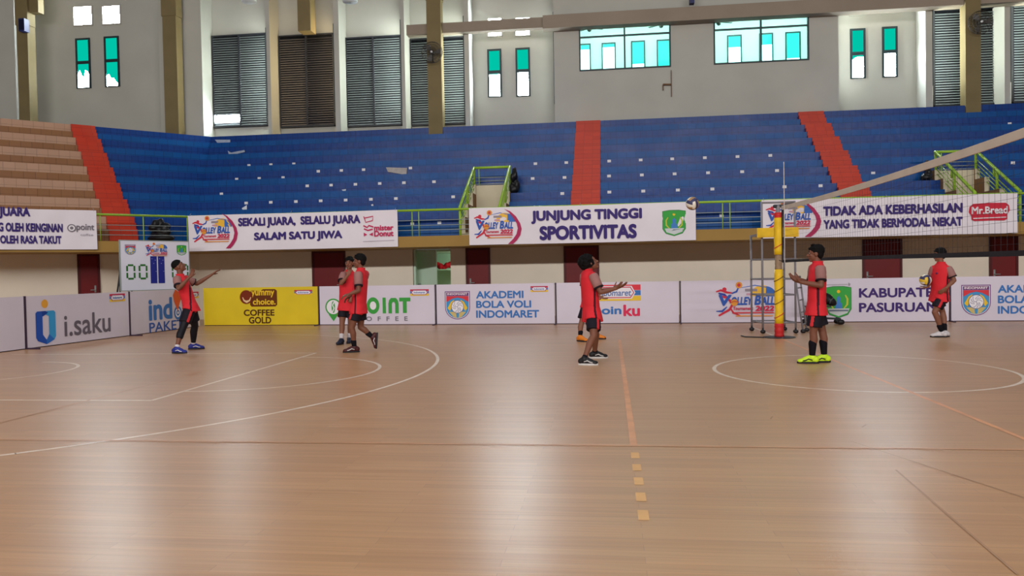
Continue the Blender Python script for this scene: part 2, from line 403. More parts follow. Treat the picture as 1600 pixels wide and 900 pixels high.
# maroon doors under the stand
def door(nm, x0, x1, P, a, n, handle, H=2.058):
    """P a point of the wall face, a unit to the right, n unit to the viewer; x0..x1 along a"""
    def T(u, v, w): return P + a*u + n*w + Vector((0, 0, v))
    root = thing(nm, T((x0+x1)/2, 0, 0), None, None); struct(root); del root['kind']; root['kind'] = 'structure'
    def bx(mb, u0, u1, v0, v1, w0, w1, m):
        vs = [T(u, v, w) for w in (w0, w1) for (u, v) in ((u0, v0), (u1, v0), (u1, v1), (u0, v1))]
        mb.raw(vs, [(0,1,2,3)[::-1],(4,5,6,7),(0,1,5,4),(1,2,6,5),(2,3,7,6),(3,0,4,7)], m)
    f = MB()
    dk = mat('maroon_frame', (80, 14, 18), .5, .35)
    bx(f, x0, x0+.06, 0, H, -.02, .05, dk); bx(f, x1-.06, x1, 0, H, -.02, .05, dk); bx(f, x0+.06, x1-.06, H-.06, H, -.02, .05, dk); f.build('door_frame', root)
    f = MB(); bx(f, x0+.06, x1-.06, .01, H-.06, -.01, .03, maroon); f.build('door_leaf', root)
    f = MB(); s = x0+.13 if handle < 0 else x1-.13; e = 1 if handle < 0 else -1
    f.capsule(T(s, 1.02, .03), T(s, 1.02, .08), .012, .012, steel, 8); f.capsule(T(s, 1.02, .08), T(s+.13*e, 1.02, .08), .012, .01, steel, 8)
    bx(f, s-.025, s+.025, .95, 1.15, .03, .036, steel); f.build('door_handle', root, True)
DP = Vector((0, YW, 0)); DA = Vector((1, 0, 0)); DN = Vector((0, -1, 0))
for i, (p0, p1, h) in enumerate(((488, 540, 1), (728, 766, -1), (881, 936, 1), (1347, 1409, -1), (1545, 1590, -1))):
    door('door_%d' % (i+2), onY(p0, 410, YW).x, onY(p1, 405, YW).x, DP, DA, DN, h)
door('door_7', -3.384, -2.806, chp(0, DW, 0), -A45, -N45, 1)

# --- upper back wall: recessed plane, fins, front block with the gallery windows
YF, YR, YB, ZT = 17.6, 18.45, 17.3, 13.2
def xf(px, py=100): return onY(px, py, YF).x
def xr(px, py=100): return onY(px, py, YR).x
def zf(px, py, Y=None): return onY(px, py, Y or YF).z
gx0, gx1 = xf(866, 120), xf(1310, 90)
w1 = (onY(905, 78, YF).x, onY(1048, 72, YF).x, 8.42, 10.1); w2 = (onY(1115, 66, YF).x, onY(1264, 60, YF).x, 8.42, 10.1)
b = MB()
ZB = 5.6
b.box((-26, YR, ZB), (gx0+.2, YR+.2, ZT), plaster); b.box((gx1-.2, YR, ZB), (40, YR+.2, ZT), plaster)
for (x0, x1, z0, z1) in ((gx0, gx1, ZB, 8.42), (gx0, gx1, 10.1, ZT), (gx0, w1[0], 8.42, 10.1), (w1[1], w2[0], 8.42, 10.1), (w2[1], gx1, 8.42, 10.1)):
    b.box((x0, YF, z0), (x1, YF+.18, z1), plaster)
b.box((gx0, YF+.18, ZB), (gx0+.15, YR, ZT), plaster); b.box((gx1-.15, YF+.18, ZB), (gx1, YR, ZT), plaster)
for p0, p1 in ((252, 318), (419, 424.5), (524.5, 532.5), (629, 634.5), (727.5, 735), (1447, 1457.5), (1570, 1579)):
    b.box((xf(p0, 190), YF, ZB), (xf(p1, 190), YR, ZT), plaster)
b.box((-26, YF-.1, ZB), (xf(27, 100), YR, ZT), plaster)
struct(b.build('wall_back'))
# gallery room behind the two wide windows
gal = mat('gallery_paint', (232, 238, 232), .7, .2)
b = MB(); GY = 21.2
b.box((gx0, GY, 7.3), (gx1, GY+.1, 11.2), gal); b.box((gx0, YF+.18, 11.0), (gx1, GY, 11.2), gal); b.box((gx0, YF+.18, 7.2), (gx1, GY, 7.4), gal)
b.box((gx0, YR+.2, 7.3), (gx0+.1, GY, 11.2), gal); b.box((gx1-.1, YR+.2, 7.3), (gx1, GY, 11.2), gal)
struct(b.build('wall_gallery'))

teal = emit('teal_window_glow', (0, 196, 168), 1.0); teal2 = emit('teal_gallery_glow', (64, 232, 212), 1.6)
daylight = emit('daylight_glow', (235, 248, 255), 85.0)
daylow = emit('daylight_soft_glow', (225, 246, 250), 5.0)
winframe = mat('dark_teal_frame', (28, 52, 56), .5, .4)
WN = [0]
def strip_window(x0, x1, z0, z1, Y, zmid, white=None, spikes=None, tm=teal):
    """narrow two-pane window: frame, teal panes, and the part where bare daylight comes through"""
    WN[0] += 1
    root = thing('window_%d' % WN[0], ((x0+x1)/2, Y, z0), None, None); root['kind'] = 'structure'
    f = MB(); t = .07
    f.box((x0, Y-.05, z0), (x0+t, Y, z1), winframe); f.box((x1-t, Y-.05, z0), (x1, Y, z1), winframe)
    f.box((x0+t, Y-.05, z1-t), (x1-t, Y, z1), winframe); f.box((x0+t, Y-.05, z0), (x1-t, Y, z0+t*.5), winframe); f.box((x0+t, Y-.05, zmid-.06), (x1-t, Y, zmid+.06), winframe)
    f.build('window_frame', root)
    g = MB(); g.box((x0+t, Y-.02, zmid+.06), (x1-t, Y, z1-t), tm); g.box((x0+t, Y-.02, z0+t*.5), (x1-t, Y, zmid-.06), tm); g.build('window_pane', root)
    if white is not None:
        g = MB(); a, c = x0+t, x1-t; zb = z0+t*.5
        tops = spikes or [white]*2
        n = len(tops)-1
        for i in range(n):
            u0, u1 = a+(c-a)*i/n, a+(c-a)*(i+1)/n
            vs = [(u0, Y-.03, zb), (u1, Y-.03, zb), (u1, Y-.03, tops[i+1]), (u0, Y-.03, tops[i]), (u0, Y-.021, zb), (u1, Y-.021, zb), (u1, Y-.021, tops[i+1]), (u0, Y-.021, tops[i])]
            g.raw(vs, [(0,1,2,3),(7,6,5,4),(0,4,5,1),(1,5,6,2),(2,6,7,3),(3,7,4,0)], daylight)
        g.build('bare_opening', root)
def pxwin(p0, p1, yt, ym, yb, Y, **k):
    xm = (p0+p1)/2
    strip_window(onY(p0, ym, Y).x, onY(p1, ym, Y).x, onY(xm, yb, Y).z, onY(xm, yt, Y).z, Y, onY(xm, ym, Y).z, **k)
def zz(px, py): return onY(px, py, YR).z
pxwin(119.5, 142, 60, 98, 138.5, YR, white=1, spikes=[zz(130, 116), zz(130, 110), zz(130, 118), zz(130, 124), zz(130, 110), zz(130, 112), zz(130, 118)])
pxwin(164, 187, 57, 95, 136, YR, white=1, spikes=[zz(175, 118), zz(175, 116), zz(175, 123), zz(175, 122), zz(175, 128), zz(175, 131)])
pxwin(762, 784, 77, 113, 152, YR, white=zz(773, 117)); pxwin(806, 828.5, 75, 111, 151, YR, white=zz(817, 113))
pxwin(1328, 1352, 45, 84, 123, YR, white=1, spikes=[zz(1340, 94), zz(1340, 90), zz(1340, 89), zz(1340, 90)]); pxwin(1378, 1402, 42, 81, 121, YR, white=zz(1390, 84))
# small square clerestory openings above each pair
def square_light(p0, p1, yt, yb, Y):
    WN[0] += 1
    root = thing('window_%d' % WN[0], onY((p0+p1)/2, yb, Y), None, None); root['kind'] = 'structure'
    x0, x1 = onY(p0, yt, Y).x, onY(p1, yt, Y).x; z0, z1 = onY(p0, yb, Y).z, onY(p0, yt, Y).z
    g = MB(); g.box((x0+.05, Y-.02, z0+.05), (x1-.05, Y, z1-.05), daylight); g.build('window_pane', root)
    f = MB(); 
    for a, c in (((x0, z0), (x0+.05, z1)), ((x1-.05, z0), (x1, z1)), ((x0+.05, z0), (x1-.05, z0+.05)), ((x0+.05, z1-.05), (x1-.05, z1))):
        f.box((a[0], Y-.04, a[1]), (c[0], Y, c[1]), plaster)
    f.build('window_frame', root)
for p0, p1, yt, yb in ((114, 145, 10, 42), (159, 189, 9, 40), (761, 785, 28, 59), (804, 829, 27, 58), (1326, 1353, -4, 26), (1376, 1403, -7, 23)): square_light(p0, p1, yt, yb, YR)

# wide gallery windows: frame with one mullion and one transom, tinted panes, teal windows on the far gallery wall
glass = glass_mat()
for px, py in ((940, 60), (1020, 55), (1150, 45), (1240, 40)):
    P = onY(px, py, GY-1.7); l = bpy.data.lights.new('gallery_fill', 'POINT'); l.energy = 85; l.color = (.82, 1, .97); l.shadow_soft_size = .2  # fill lights added to brighten the gallery, no fixtures known there
    o = bpy.data.objects.new('gallery_fill', l); COL.objects.link(o); o.location = (P.x, P.y, 10.6)
def gallery_window(w, ztr):
    WN[0] += 1; x0, x1, z0, z1 = w
    root = thing('window_%d' % WN[0], ((x0+x1)/2, YF, z0), None, None); root['kind'] = 'structure'
    f = MB(); t = .05
    f.box((x0, YF-.03, z0), (x0+t, YF+.08, z1), winframe); f.box((x1-t, YF-.03, z0), (x1, YF+.08, z1), winframe)
    f.box((x0+t, YF-.03, z0), (x1-t, YF+.08, z0+t), winframe); f.box((x0+t, YF-.03, z1-t), (x1-t, YF+.08, z1), winframe)
    xm = (x0+x1)/2; f.box((xm-.03, YF-.03, z0+t), (xm+.03, YF+.08, z1-t), winframe)
    f.box((x0+t, YF-.02, ztr-.025), (xm-.03, YF+.07, ztr+.025), winframe); f.box((xm+.03, YF-.02, ztr-.025), (x1-t, YF+.07, ztr+.025), winframe)
    f.build('window_frame', root)
    g = MB(); g.box((x0+t, YF+.02, z0+t), (x1-t, YF+.03, z1-t), glass); g.build('window_pane', root)
gallery_window(w1, 9.62); gallery_window(w2, 9.62)
def zg(px, py): return onY(px, py, GY).z
for p0, p1, yt, yb, wt in ((896, 923, 69, 108, 78), (940, 962, 67, 106, 74), (986, 1008, 64, 103, 100), (1026, 1050, 62, 101, 110),
                           (1136, 1159, 55, 96, 74), (1186, 1208, 52, 95, 70), (1227, 1251, 50, 97, 91)):
    WN[0] += 1; root = thing('window_%d' % WN[0], (onY((p0+p1)/2, 80, GY).x, GY, zg(p0, yb)), None, None); root['kind'] = 'structure'
    x0, x1, z0, z1 = onY(p0, 80, GY).x, onY(p1, 80, GY).x, zg((p0+p1)/2, yb)-.25, zg((p0+p1)/2, yt)
    f = MB()
    for a, c in (((x0, z0), (x0+.05, z1)), ((x1-.05, z0), (x1, z1)), ((x0+.05, z1-.05), (x1-.05, z1)), ((x0+.05, z0), (x1-.05, z0+.05))): f.box((a[0], GY-.05, a[1]), (c[0], GY, c[1]), winframe)
    f.build('window_frame', root)
    g = MB(); zw = min(z1-.06, max(z0+.06, zg((p0+p1)/2, wt)))
    g.box((x0+.05, GY-.02, zw), (x1-.05, GY, z1-.05), teal2); g.box((x0+.05, GY-.02, z0+.05), (x1-.05, GY, zw), daylow); g.build('window_pane', root)

# louvre bays in the recesses, each with dark frame and slats; glowing strips added in the hidden reveals to light the fins
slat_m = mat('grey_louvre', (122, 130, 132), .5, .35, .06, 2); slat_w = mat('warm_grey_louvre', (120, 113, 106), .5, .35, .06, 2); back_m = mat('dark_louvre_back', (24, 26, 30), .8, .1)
def louvre(lbl, p0, p1, yt, yb, panels=2, open_gap=None, mm=(slat_m, slat_m)):
    x0, x1 = onY(p0, (yt+yb)/2, YR).x, onY(p1, (yt+yb)/2, YR).x; xm = (p0+p1)/2
    z0 = max(onY(xm, yb, YR).z, 5.9); z1 = onY(xm, yt, YR).z
    root = thing('louvre_shutter', ((x0+x1)/2, YR, z0), lbl, 'shutter', 'louvre shutters on the upper wall')
    f = MB(); t = .05
    xs = [x0+(x1-x0)*i/panels for i in range(panels+1)]
    for x in xs: f.box((max(x0, x-t/2), YR-.14, z0), (min(x1, x+t/2), YR, z1), dark_m)
    f.box((x0, YR-.145, z1-t), (x1, YR, z1), dark_m); f.box((x0, YR-.145, z0), (x1, YR, z0+t), dark_m); f.build('shutter_frame', root)
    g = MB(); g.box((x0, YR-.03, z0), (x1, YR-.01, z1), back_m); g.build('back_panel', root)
    for k in range(panels):
        s = MB(); a, c = xs[k]+t/2, xs[k+1]-t/2; n = int((z1-z0-.1)/.088)
        for i in range(n):
            z = z0+t+.044+i*.088
            if open_gap and k == 0 and open_gap[0] < z < open_gap[1]: continue
            s.raw([(a, YR-.12, z-.03), (c, YR-.12, z-.03), (c, YR-.05, z+.03), (a, YR-.05, z+.03), (a, YR-.12, z-.022), (c, YR-.12, z-.022), (c, YR-.05, z+.038), (a, YR-.05, z+.038)],
                  [(0,3,2,1),(4,5,6,7),(0,1,5,4),(1,2,6,5),(2,3,7,6),(3,0,4,7)], mm[k])
        s.build('slat_panel', root)
    if open_gap:
        g = MB(); g.box((xs[0]+t/2, YR-.045, open_gap[0]), (xs[1]-t/2, YR-.035, open_gap[1]), daylight); g.build('bare_opening', root, ).__setitem__('label', 'gap of bare daylight')
louvre('grey louvre shutter with a bare bright gap at its lower left', 335, 418.5, 55, 199, open_gap=(onY(358, 190, YR).z, onY(358, 180, YR).z))
louvre('grey louvre shutter with darker right leaf under the hanging olive bracket', 439, 523, 55, 199, mm=(slat_w, mat('dark_grey_louvre', (72, 70, 74), .5, .35, .06, 2)))
louvre('blue-grey louvre shutter between the bracket and the tall olive fan column', 543, 627.5, 58, 198)
louvre('grey louvre shutter half behind the left fan column', 643, 726.5, 60, 196)
louvre('dark grey louvre shutter half behind the right fan column', 1457.5, 1555, 14, 166)
louvre('dark grey louvre shutter at the right end of the upper wall', 1580, 1662, 4, 160)
fill_w = emit('warm_fill_glow', (255, 226, 170), 24.0); fill_c = emit('cool_fill_glow', (240, 250, 240), 42.0)
fill_d = emit('dim_fill_glow', (236, 250, 240), 9.0)
def fill_strip(px_right_fin, side, m, x=None, z0=7.4, z1=10.6, Y0=YF+.05, Y1=YF+.33):
    """added slot on the unseen side of a fin, glowing to light the reveal opposite"""
    WN[0] += 1; x = xf(px_right_fin, 190) if x is None else x
    root = thing('window_%d' % WN[0], (x, Y0, z0), None, None); root['kind'] = 'structure'  # an added light strip, only numbered among the windows
    g = MB(); g.box((x-.012 if side < 0 else x, Y0, z0), (x if side < 0 else x+.012, Y1, z1), m); g.build('window_pane', root)
    f = MB(); a, c = (x-.03, x) if side < 0 else (x, x+.03)
    f.box((a, Y0-.04, z0-.04), (c, Y0, z1+.04), winframe); f.box((a, Y1, z0-.04), (c, Y1+.04, z1+.04), winframe); f.box((a, Y0, z1), (c, Y1, z1+.04), winframe); f.box((a, Y0, z0-.04), (c, Y1, z0), winframe)
    f.build('window_frame', root)
fill_strip(419, -1, fill_c); fill_strip(524.5, -1, fill_w); fill_strip(629, -1, fill_c); fill_strip(727.5, -1, fill_c)
fill_strip(1457.5, 1, fill_c); fill_strip(1579, 1, fill_c); fill_strip(0, 1, fill_c, gx1, Y0=YF+.2, Y1=YF+.3); fill_strip(0, -1, fill_d, gx0, Y0=YF+.2, Y1=YF+.3)

# beam, columns, hanging bracket
b = MB()
b.box((onY(635, 45, YB).x, YB, onY(740, 49, YB).z), (onY(849, 40, YB).x, YF, onY(740, 33, YB).z), taupe)
b.box((onY(848, 40, YB-.15).x, YB-.15, onY(1000, 36, YB-.15).z), (36, YF, onY(1000, 15, YB-.15).z), taupe)
struct(b.build('trim_2'))
YC = 17.05
def column(p0, p1, yb, zt=ZT, Y=YC):
    x0, x1 = onY(p0, 120, Y).x, onY(p1, 120, Y).x
    b = MB(); b.box((x0, Y, 5.9), (x1, Y+.42, zt), olive); b.box((x0-.03, Y-.02, 11.1), (x1+.03, Y+.4, zt), olive)
    return b
for i, (p0, p1) in enumerate(((28, 45), (256, 277), (668, 690), (1509, 1533))):
    struct(column(p0, p1, 198).build('trim_%d' % (i+5)))
b = MB(); x0, x1 = onY(465, 30, YC).x, onY(485, 30, YC).x; zb = onY(475, 48, YC).z
b.box((x0, YC, zb), (x1, YC+.5, ZT), olive); b.box((x0+.12, YC+.1, ZT-.9), (x1-.12, YC+.3, ZT-.86), dark_m); struct(b.build('trim_3'))
b = MB(); x0 = onY(39, 20, YC).x; x1 = onY(57, 20, YC).x; b.box((x0, YC+.1, onY(50, 18, YC).z), (x1, YC+.4, ZT), olive); struct(b.build('trim_4'))

# ================================================================== GRANDSTANDS
t_blue = tile_mat('blue_tile', (0, 78, 148), (0, 71, 136), (4, 40, 86), .3, .29, .34, dirt=(14, 92, 150), dirt_amt=.3)
t_ind = tile_mat('indigo_tile', (8, 56, 126), (12, 60, 132), (8, 30, 80), .2, .29, .30, dirt=(40, 70, 130), dirt_amt=.35)
t_or = tile_mat('orange_red_tile', (196, 56, 30), (184, 50, 28), (150, 44, 28), .3, .15, .4, dirt=(190, 90, 70), dirt_amt=.3)
t_tan = tile_mat('tan_tile', (146, 102, 68), (136, 94, 62), (90, 62, 42), .3, .29, .4, dirt=(150, 106, 66), dirt_amt=.5)
t_pink = tile_mat('pale_sand_tile', (184, 148, 124), (176, 142, 120), (130, 100, 82), .3, .29, .36, dirt=(190, 150, 120), dirt_amt=.4)
NROW, DP0, DPR, SB = 7, 11.45-YP, .8917, .30
def zrow(k): return 2.36 if k < 0 else 3.10+.575*k
def drow(k): return DP0+DPR*k
main = thing('grandstand', (12, YP+1, 2.36), 'long straight grandstand of blue tiled tiers behind the court', 'grandstand')
side = thing('grandstand', tuple(chp(3, 1, 2.36)), 'angled corner grandstand with tan tiers left of its orange aisle', 'grandstand')
def mpt(x, d, z): return Vector((x, YP+d, z))
def tier_faces(mb, P, a0f, a1f, d, zb, zt, dn, lo, hi, tread, runs=None):
    """one tier: lower riser, ledge, upper riser set back, tread; a0f/a1f give the ends for a depth"""
    zm = (zb+zt)/2 if runs is None else runs
    def q(d0, z0, d1, z1, m, flat):
        a, c, e, f = a0f(d0), a1f(d0), a1f(d1), a0f(d1)
        v0, v1 = (d0, d1) if flat else (z0, z1)
        mb.face([P(a, d0, z0), P(c, d0, z0), P(e, d1, z1), P(f, d1, z1)], m, [(a, v0), (c, v0), (e, v1), (f, v1)])
    q(d, zb, d, zm, lo, False); q(d, zm, d+SB, zm, tread, True); q(d+SB, zm, d+SB, zt, hi, False); q(d+SB, zt, dn, zt, tread, True)
    for af in (a0f, a1f):      # closed ends
        mb.face([P(af(d), d, zb), P(af(d), d, zm), P(af(d+SB), d+SB, zm), P(af(d+SB), d+SB, zt), P(af(dn), dn, zt), P(af(dn), dn, zb)], lo,
                [(0, zb), (0, zm), (.3, zm), (.3, zt), (.9, zt), (.9, zb)])
STAIRS = []
for (pl, pr) in ((715, 784), (1518, 1597)):
    STAIRS.append((onY(pl, 313, YP+.15).x, onY(pr, 300, YP+.15).x))
for k in range(NROW):
    d, dn = drow(k), (drow(k+1) if k < NROW-1 else drow(k)+SB+.42)
    b = MB(); cuts = [None]
    if k < 2:
        xs = [None]
        for s in STAIRS: xs += [s[0], s[1]]
        segs = [(xs[i] if i else None, xs[i+1] if i+1 < len(xs) else None) for i in range(0, len(xs), 2)]
    else: segs = [(None, None)]
    for s0, s1 in segs:
        a0 = (lambda dd: CX-.41421*dd) if s0 is None else (lambda dd, v=s0: v)
        a1 = (lambda dd: XR) if s1 is None else (lambda dd, v=s1: v)
        tier_faces(b, mpt, a0, a1, d, zrow(k-1), zrow(k), dn, t_blue, t_ind, t_blue)
    b.build('seat_tier', main)
# angled run: blue up to the aisle, tan beyond
def tofs(s, d): return s + S2*(CX+YP+.5858*d)
SA0, SA1 = -4.42, -3.68
def cpt(t, d, z): return chp(t, d, z)
for k in range(NROW):
    d, dn = drow(k), (drow(k+1) if k < NROW-1 else drow(k)+SB+.42)
    b = MB(); tier_faces(b, cpt, lambda dd: tofs(SA0, dd)+.1, lambda dd: 0.0, d, zrow(k-1), zrow(k), dn, t_blue, t_ind, t_blue)
    b.build('blue_seat_tier', side)
    b = MB(); tier_faces(b, cpt, lambda dd: TL+2, lambda dd: tofs(SA1, dd)-.1, d, zrow(k-1), zrow(k), dn, t_tan, t_pink, t_tan)
    b.build('tan_seat_tier', side)
# aisles: four small steps to a tier, standing just proud of it
def aisle(P, a0f, a1f, parent):
    b = MB(); n = 4; e = .03; zprev = 2.36
    prof = []
    for k in range(NROW):
        zb, zt = zrow(k-1), zrow(k); zm = (zb+zt)/2
        prof += [(drow(k)-e-.0, zb, zm), (drow(k)+SB-e, zm, zt)]
    for i, (d, zb, zt) in enumerate(prof):
        dn = prof[i+1][0] if i+1 < len(prof) else d+.5
        hz = (zt-zb)/2; half = (dn-d)*.42
        dd = [(d-half*.6, zb, zb+hz+e*.4), (d, zb+hz, zt+e*.4)]
        for j, (dq, z0, z1) in enumerate(dd):
            dq2 = dn if j else d
            a, c = a0f(dq), a1f(dq); a2, c2 = a0f(dq2), a1f(dq2)
            b.face([P(a, dq, z0), P(c, dq, z0), P(c, dq, z1), P(a, dq, z1)], t_or, [(0, z0), (abs(c-a), z0), (abs(c-a), z1), (0, z1)])
            b.face([P(a, dq, z1), P(c, dq, z1), P(c2, dq2, z1), P(a2, dq2, z1)], t_or, [(0, 0), (abs(c-a), 0), (abs(c-a), dq2-dq), (0, dq2-dq)])
            for (u, u2) in ((a, a2), (c, c2)):
                b.face([P(u, dq, z0-.02), P(u2, dq2, z0-.02), P(u2, dq2, z1), P(u, dq, z1)], t_or, [(0, z0), (.3, z0), (.3, z1), (0, z1)])
    return b.build('aisle_steps', parent)
YT, Y0 = 17.1, 11.75
for (t0, t1, b0, b1) in ((897.5, 938, 893.5, 937), (1249, 1290, 1320, 1368)):
    a = (onY(t0, 187, YT).x + onY(b0, 305, Y0).x)/2; c = (onY(t1, 187, YT).x + onY(b1, 305, Y0).x)/2
    aisle(mpt, lambda d, a=a: a, lambda d, c=c: c, main)
aisle(cpt, lambda d: tofs(SA1, d), lambda d: tofs(SA0, d), side)

# white seat-number stickers on the upper risers
sticker_m = mat('white_sticker', (226, 224, 226), .6, .2)
SPX = [(400+x/4, 160+y/4) for x, y in ((94,411),(237,408),(389,406),(533,401),(672,398),(965,390),(21,501),(170,497),(320,494),(469,489),(621,485),(773,482),(924,478),(1112,472),
       (92,595),(249,592),(404,590),(560,586),(718,581),(874,579),(1232,571),(978,794),(1147,793))]
SPX += [(800+x/4, 160+y/4) for x, y in ((146,367),(339,360),(607,351),(804,344),(1001,337),(1205,328),(1409,321),(129,457),(328,452),(606,440),(811,436),(1016,428),(1225,420),(1438,411),
       (314,554),(608,543),(820,538),(1036,530),(1252,527),(1310,751))]
SPX += [(1200+x/4, 160+y/4) for x, y in ((14,312),(56,404),(328,500),(103,508),(657,463),(1530,352),(1510,140))]
SPX += [(x/4, 160+y/4) for x, y in ((1557,414),(1480,503),(1385,600),(1538,599))]
def on_tier(px, py):
    best = None
    for k in range(NROW):
        P = onY(px, py, YP+drow(k)+SB); zc = (zrow(k-1)+3*zrow(k))/4
        if best is None or abs(P.z-zc) < best[0]: best = (abs(P.z-zc), P, k)
    return best[1], best[2]
for px, py in SPX:
    P, k = on_tier(px, py); zm = (zrow(k-1)+zrow(k))/2; z = min(max(P.z, zm+.06), zrow(k)-.06)
    b = MB(); b.box((P.x-.055, P.y-.006, z-.04), (P.x+.055, P.y, z+.04), sticker_m); b.build('seat_sticker', main)

# scraps lying about on the tiers
def scrap(pts, lbl, rgb, cat='scrap', th=.012):
    P0, k = on_tier(sum(p[0] for p in pts)/len(pts), sum(p[1] for p in pts)/len(pts)); Y = YP+drow(k)+SB-.02
    front = [onY(px, py, Y) for px, py in pts]
    dz = min(p.z for p in front) - ((zrow(k-1)+zrow(k))/2+.002)
    n = len(front); m = mat('scrap_%d_%d_%d' % rgb, rgb, .8, .1, .15, 8); b = MB()
    b.raw([p-Vector((0, th, dz)) for p in front] + [p-Vector((0, 0, dz)) for p in front], [tuple(range(n)), tuple(range(2*n-1, n-1, -1))] + [(i, (i+n), (i+1) % n + n, (i+1) % n) for i in range(n)], m)
    props(b.build('paper_scrap'), lbl, cat, 'scraps on the blue tiers')
scrap([(603, 255), (636, 256), (635, 267), (606, 262)], 'largest grey cardboard sheet leaning on the blue tiers left of the stair', (176, 170, 166), 'cardboard')
scrap([(336, 223), (360, 223), (360, 229), (341, 229)], 'pale torn strip on the top tiers just below the leftmost shutter', (170, 180, 196))
scrap([(356, 235), (361, 238), (382, 234), (383, 237), (362, 242), (358, 242)], 'bent tick-shaped pale scrap on the upper blue tiers at the corner', (164, 174, 190))
scrap([(300, 204), (306, 204), (306, 209), (302, 210)], 'tiny pale scrap near the top edge of the corner tiers', (160, 170, 190))
scrap([(378, 328), (386, 323), (386, 331), (380, 331)], 'small white scrap low on the blue tiers above the second banner', (214, 220, 226))
scrap([(534, 296), (541, 295), (540, 299), (536, 298)], 'white wisp of paper below the middle of the left blue tiers', (200, 210, 220))
scrap([(580, 322), (583, 321), (584, 325), (581, 325)], 'tiny white paper ball above the right end of the second banner', (220, 220, 225))

# ------------------------------------------------------------------ parapet railings
def railing(name, lbl, P, t0, t1, posts, d=.06):
    root = thing(name, P(t0, d, 2.36), lbl, 'railing')
    b = MB(); b.tube([P(t0, d, 3.08), P(t1, d, 3.08)], .033, green_m, 10); b.build('top_rail', root, True)
    for z in (2.80, 2.66, 2.53):
        b = MB(); b.tube([P(t0, d, z), P(t1, d, z)], .011, steel, 6); b.build('rail_bar', root, True)
    for t in posts:
        b = MB(); b.tube([P(t, d, 2.36), P(t, d, 3.06)], .014, green_m, 8); b.build('rail_post', root, True)
px0 = onY(643, 340, YP).x
posts = sorted([px0+2.1*i+o for i in range(-3, 10) for o in (0, .19) if CX+.1 < px0+2.1*i+o < XR-8])
railing('parapet_railing', 'green-topped railing along the straight parapet, mostly behind the banners', mpt, CX+.03, XR-6, posts)
railing('parapet_railing', 'green-topped railing of the angled parapet above the scoreboard', cpt, .03, 11, [.05, 1.22, 2.3, 4.4, 6.5, 8.6])

# ------------------------------------------------------------------ entrance stairs through the tiers
step_m = mat('cream_stair', (206, 196, 170), .7, .2, .05, 1.5); stair_shade_m = mat('shaded_stair_side', (140, 106, 74), .75, .15)  # sides of the cream stair browned, their shade put into the colour
hole_m = mat('dark_stairwell', (92, 88, 76), .9, .1)
SN = ['cream entrance stair in the tiers between the second and third banners', 'cream entrance stair in the tiers above the rightmost banner']
RN = ['lime green stair handrails left of the centre orange aisle', 'lime green stair handrails behind the rising net tape at right']
BZ = ((YP+.55, YP+1.02, 2.90), (YP+1.02, YP+1.86, 3.30), (YP+1.86, YP+2.42, 3.70), (YP+2.42, YP+2.62, 4.0))
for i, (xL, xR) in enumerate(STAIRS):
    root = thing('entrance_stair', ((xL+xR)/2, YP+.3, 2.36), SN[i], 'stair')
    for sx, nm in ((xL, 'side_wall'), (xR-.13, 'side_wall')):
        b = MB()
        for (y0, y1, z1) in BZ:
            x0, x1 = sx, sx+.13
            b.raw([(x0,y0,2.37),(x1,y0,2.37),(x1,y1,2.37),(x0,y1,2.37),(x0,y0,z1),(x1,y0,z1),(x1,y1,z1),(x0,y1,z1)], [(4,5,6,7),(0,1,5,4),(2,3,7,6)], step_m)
            b.raw([(x0,y0,2.37),(x1,y0,2.37),(x1,y1,2.37),(x0,y1,2.37),(x0,y0,z1),(x1,y0,z1),(x1,y1,z1),(x0,y1,z1)], [(1,2,6,5),(3,0,4,7)], stair_shade_m)
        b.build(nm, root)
    b = MB(); b.box((xL+.13, YP+2.48, 3.28), (xR-.13, YP+2.6, 3.98), step_m); b.box((xL+.13, YP+2.54, 2.37), (xR-.13, YP+2.61, 3.28), step_m); b.build('landing_wall', root)
    b = MB()
    for j in range(4): b.box((xL+.13, YP+.5+.5*j, 2.37), (xR-.13, YP+1.0+.5*j, 2.45+.14*j), step_m)
    b.build('step_flight', root)
    rl = thing('stair_handrail', ((xL+xR)/2, YP+.3, 2.36), RN[i], 'handrail')
    ya, yb2, za, zb2 = YP+.12, YP+2.52, 3.14, 4.52
    for sx in (xL+.065, xR-.065):
        b = MB(); b.tube([(sx, ya-.02, za-.02), (sx, ya, za), (sx, yb2, zb2), (sx, yb2+.03, zb2+.01)], .043, green_m, 10)
        b.build('sloped_rail', rl, True)
        for off in (.22, .34, .46, .58):
            b = MB(); b.tube([(sx, ya, za-off), (sx, yb2, zb2-off)], .013, green_m, 6); b.build('sloped_bar', rl, True)
        for (yy, zt, zb3) in ((ya, za, 2.36), (YP+1.30, za+(zb2-za)*(1.18/2.4), 3.30), (YP+1.45, za+(zb2-za)*(1.33/2.4), 3.66), (yb2, zb2, 3.98)):
            b = MB(); b.tube([(sx, yy, zb3), (sx, yy, zt)], .036, green_m, 8); b.build('handrail_post', rl, True)
    b = MB(); b.tube([(xL+.065, yb2, zb2), (xR-.065, yb2, zb2)], .038, green_m, 10); b.build('back_rail', rl, True)
    for off in (.30, .41, .50):
        b = MB(); b.tube([(xL+.065, yb2, zb2-off), (xR-.065, yb2, zb2-off)], .012, steel, 6); b.build('back_bar', rl, True)
    b = MB(); b.tube([(xL+.22, yb2, 3.98), (xL+.22, yb2, zb2)], .016, green_m, 6); b.build('back_post', rl, True)

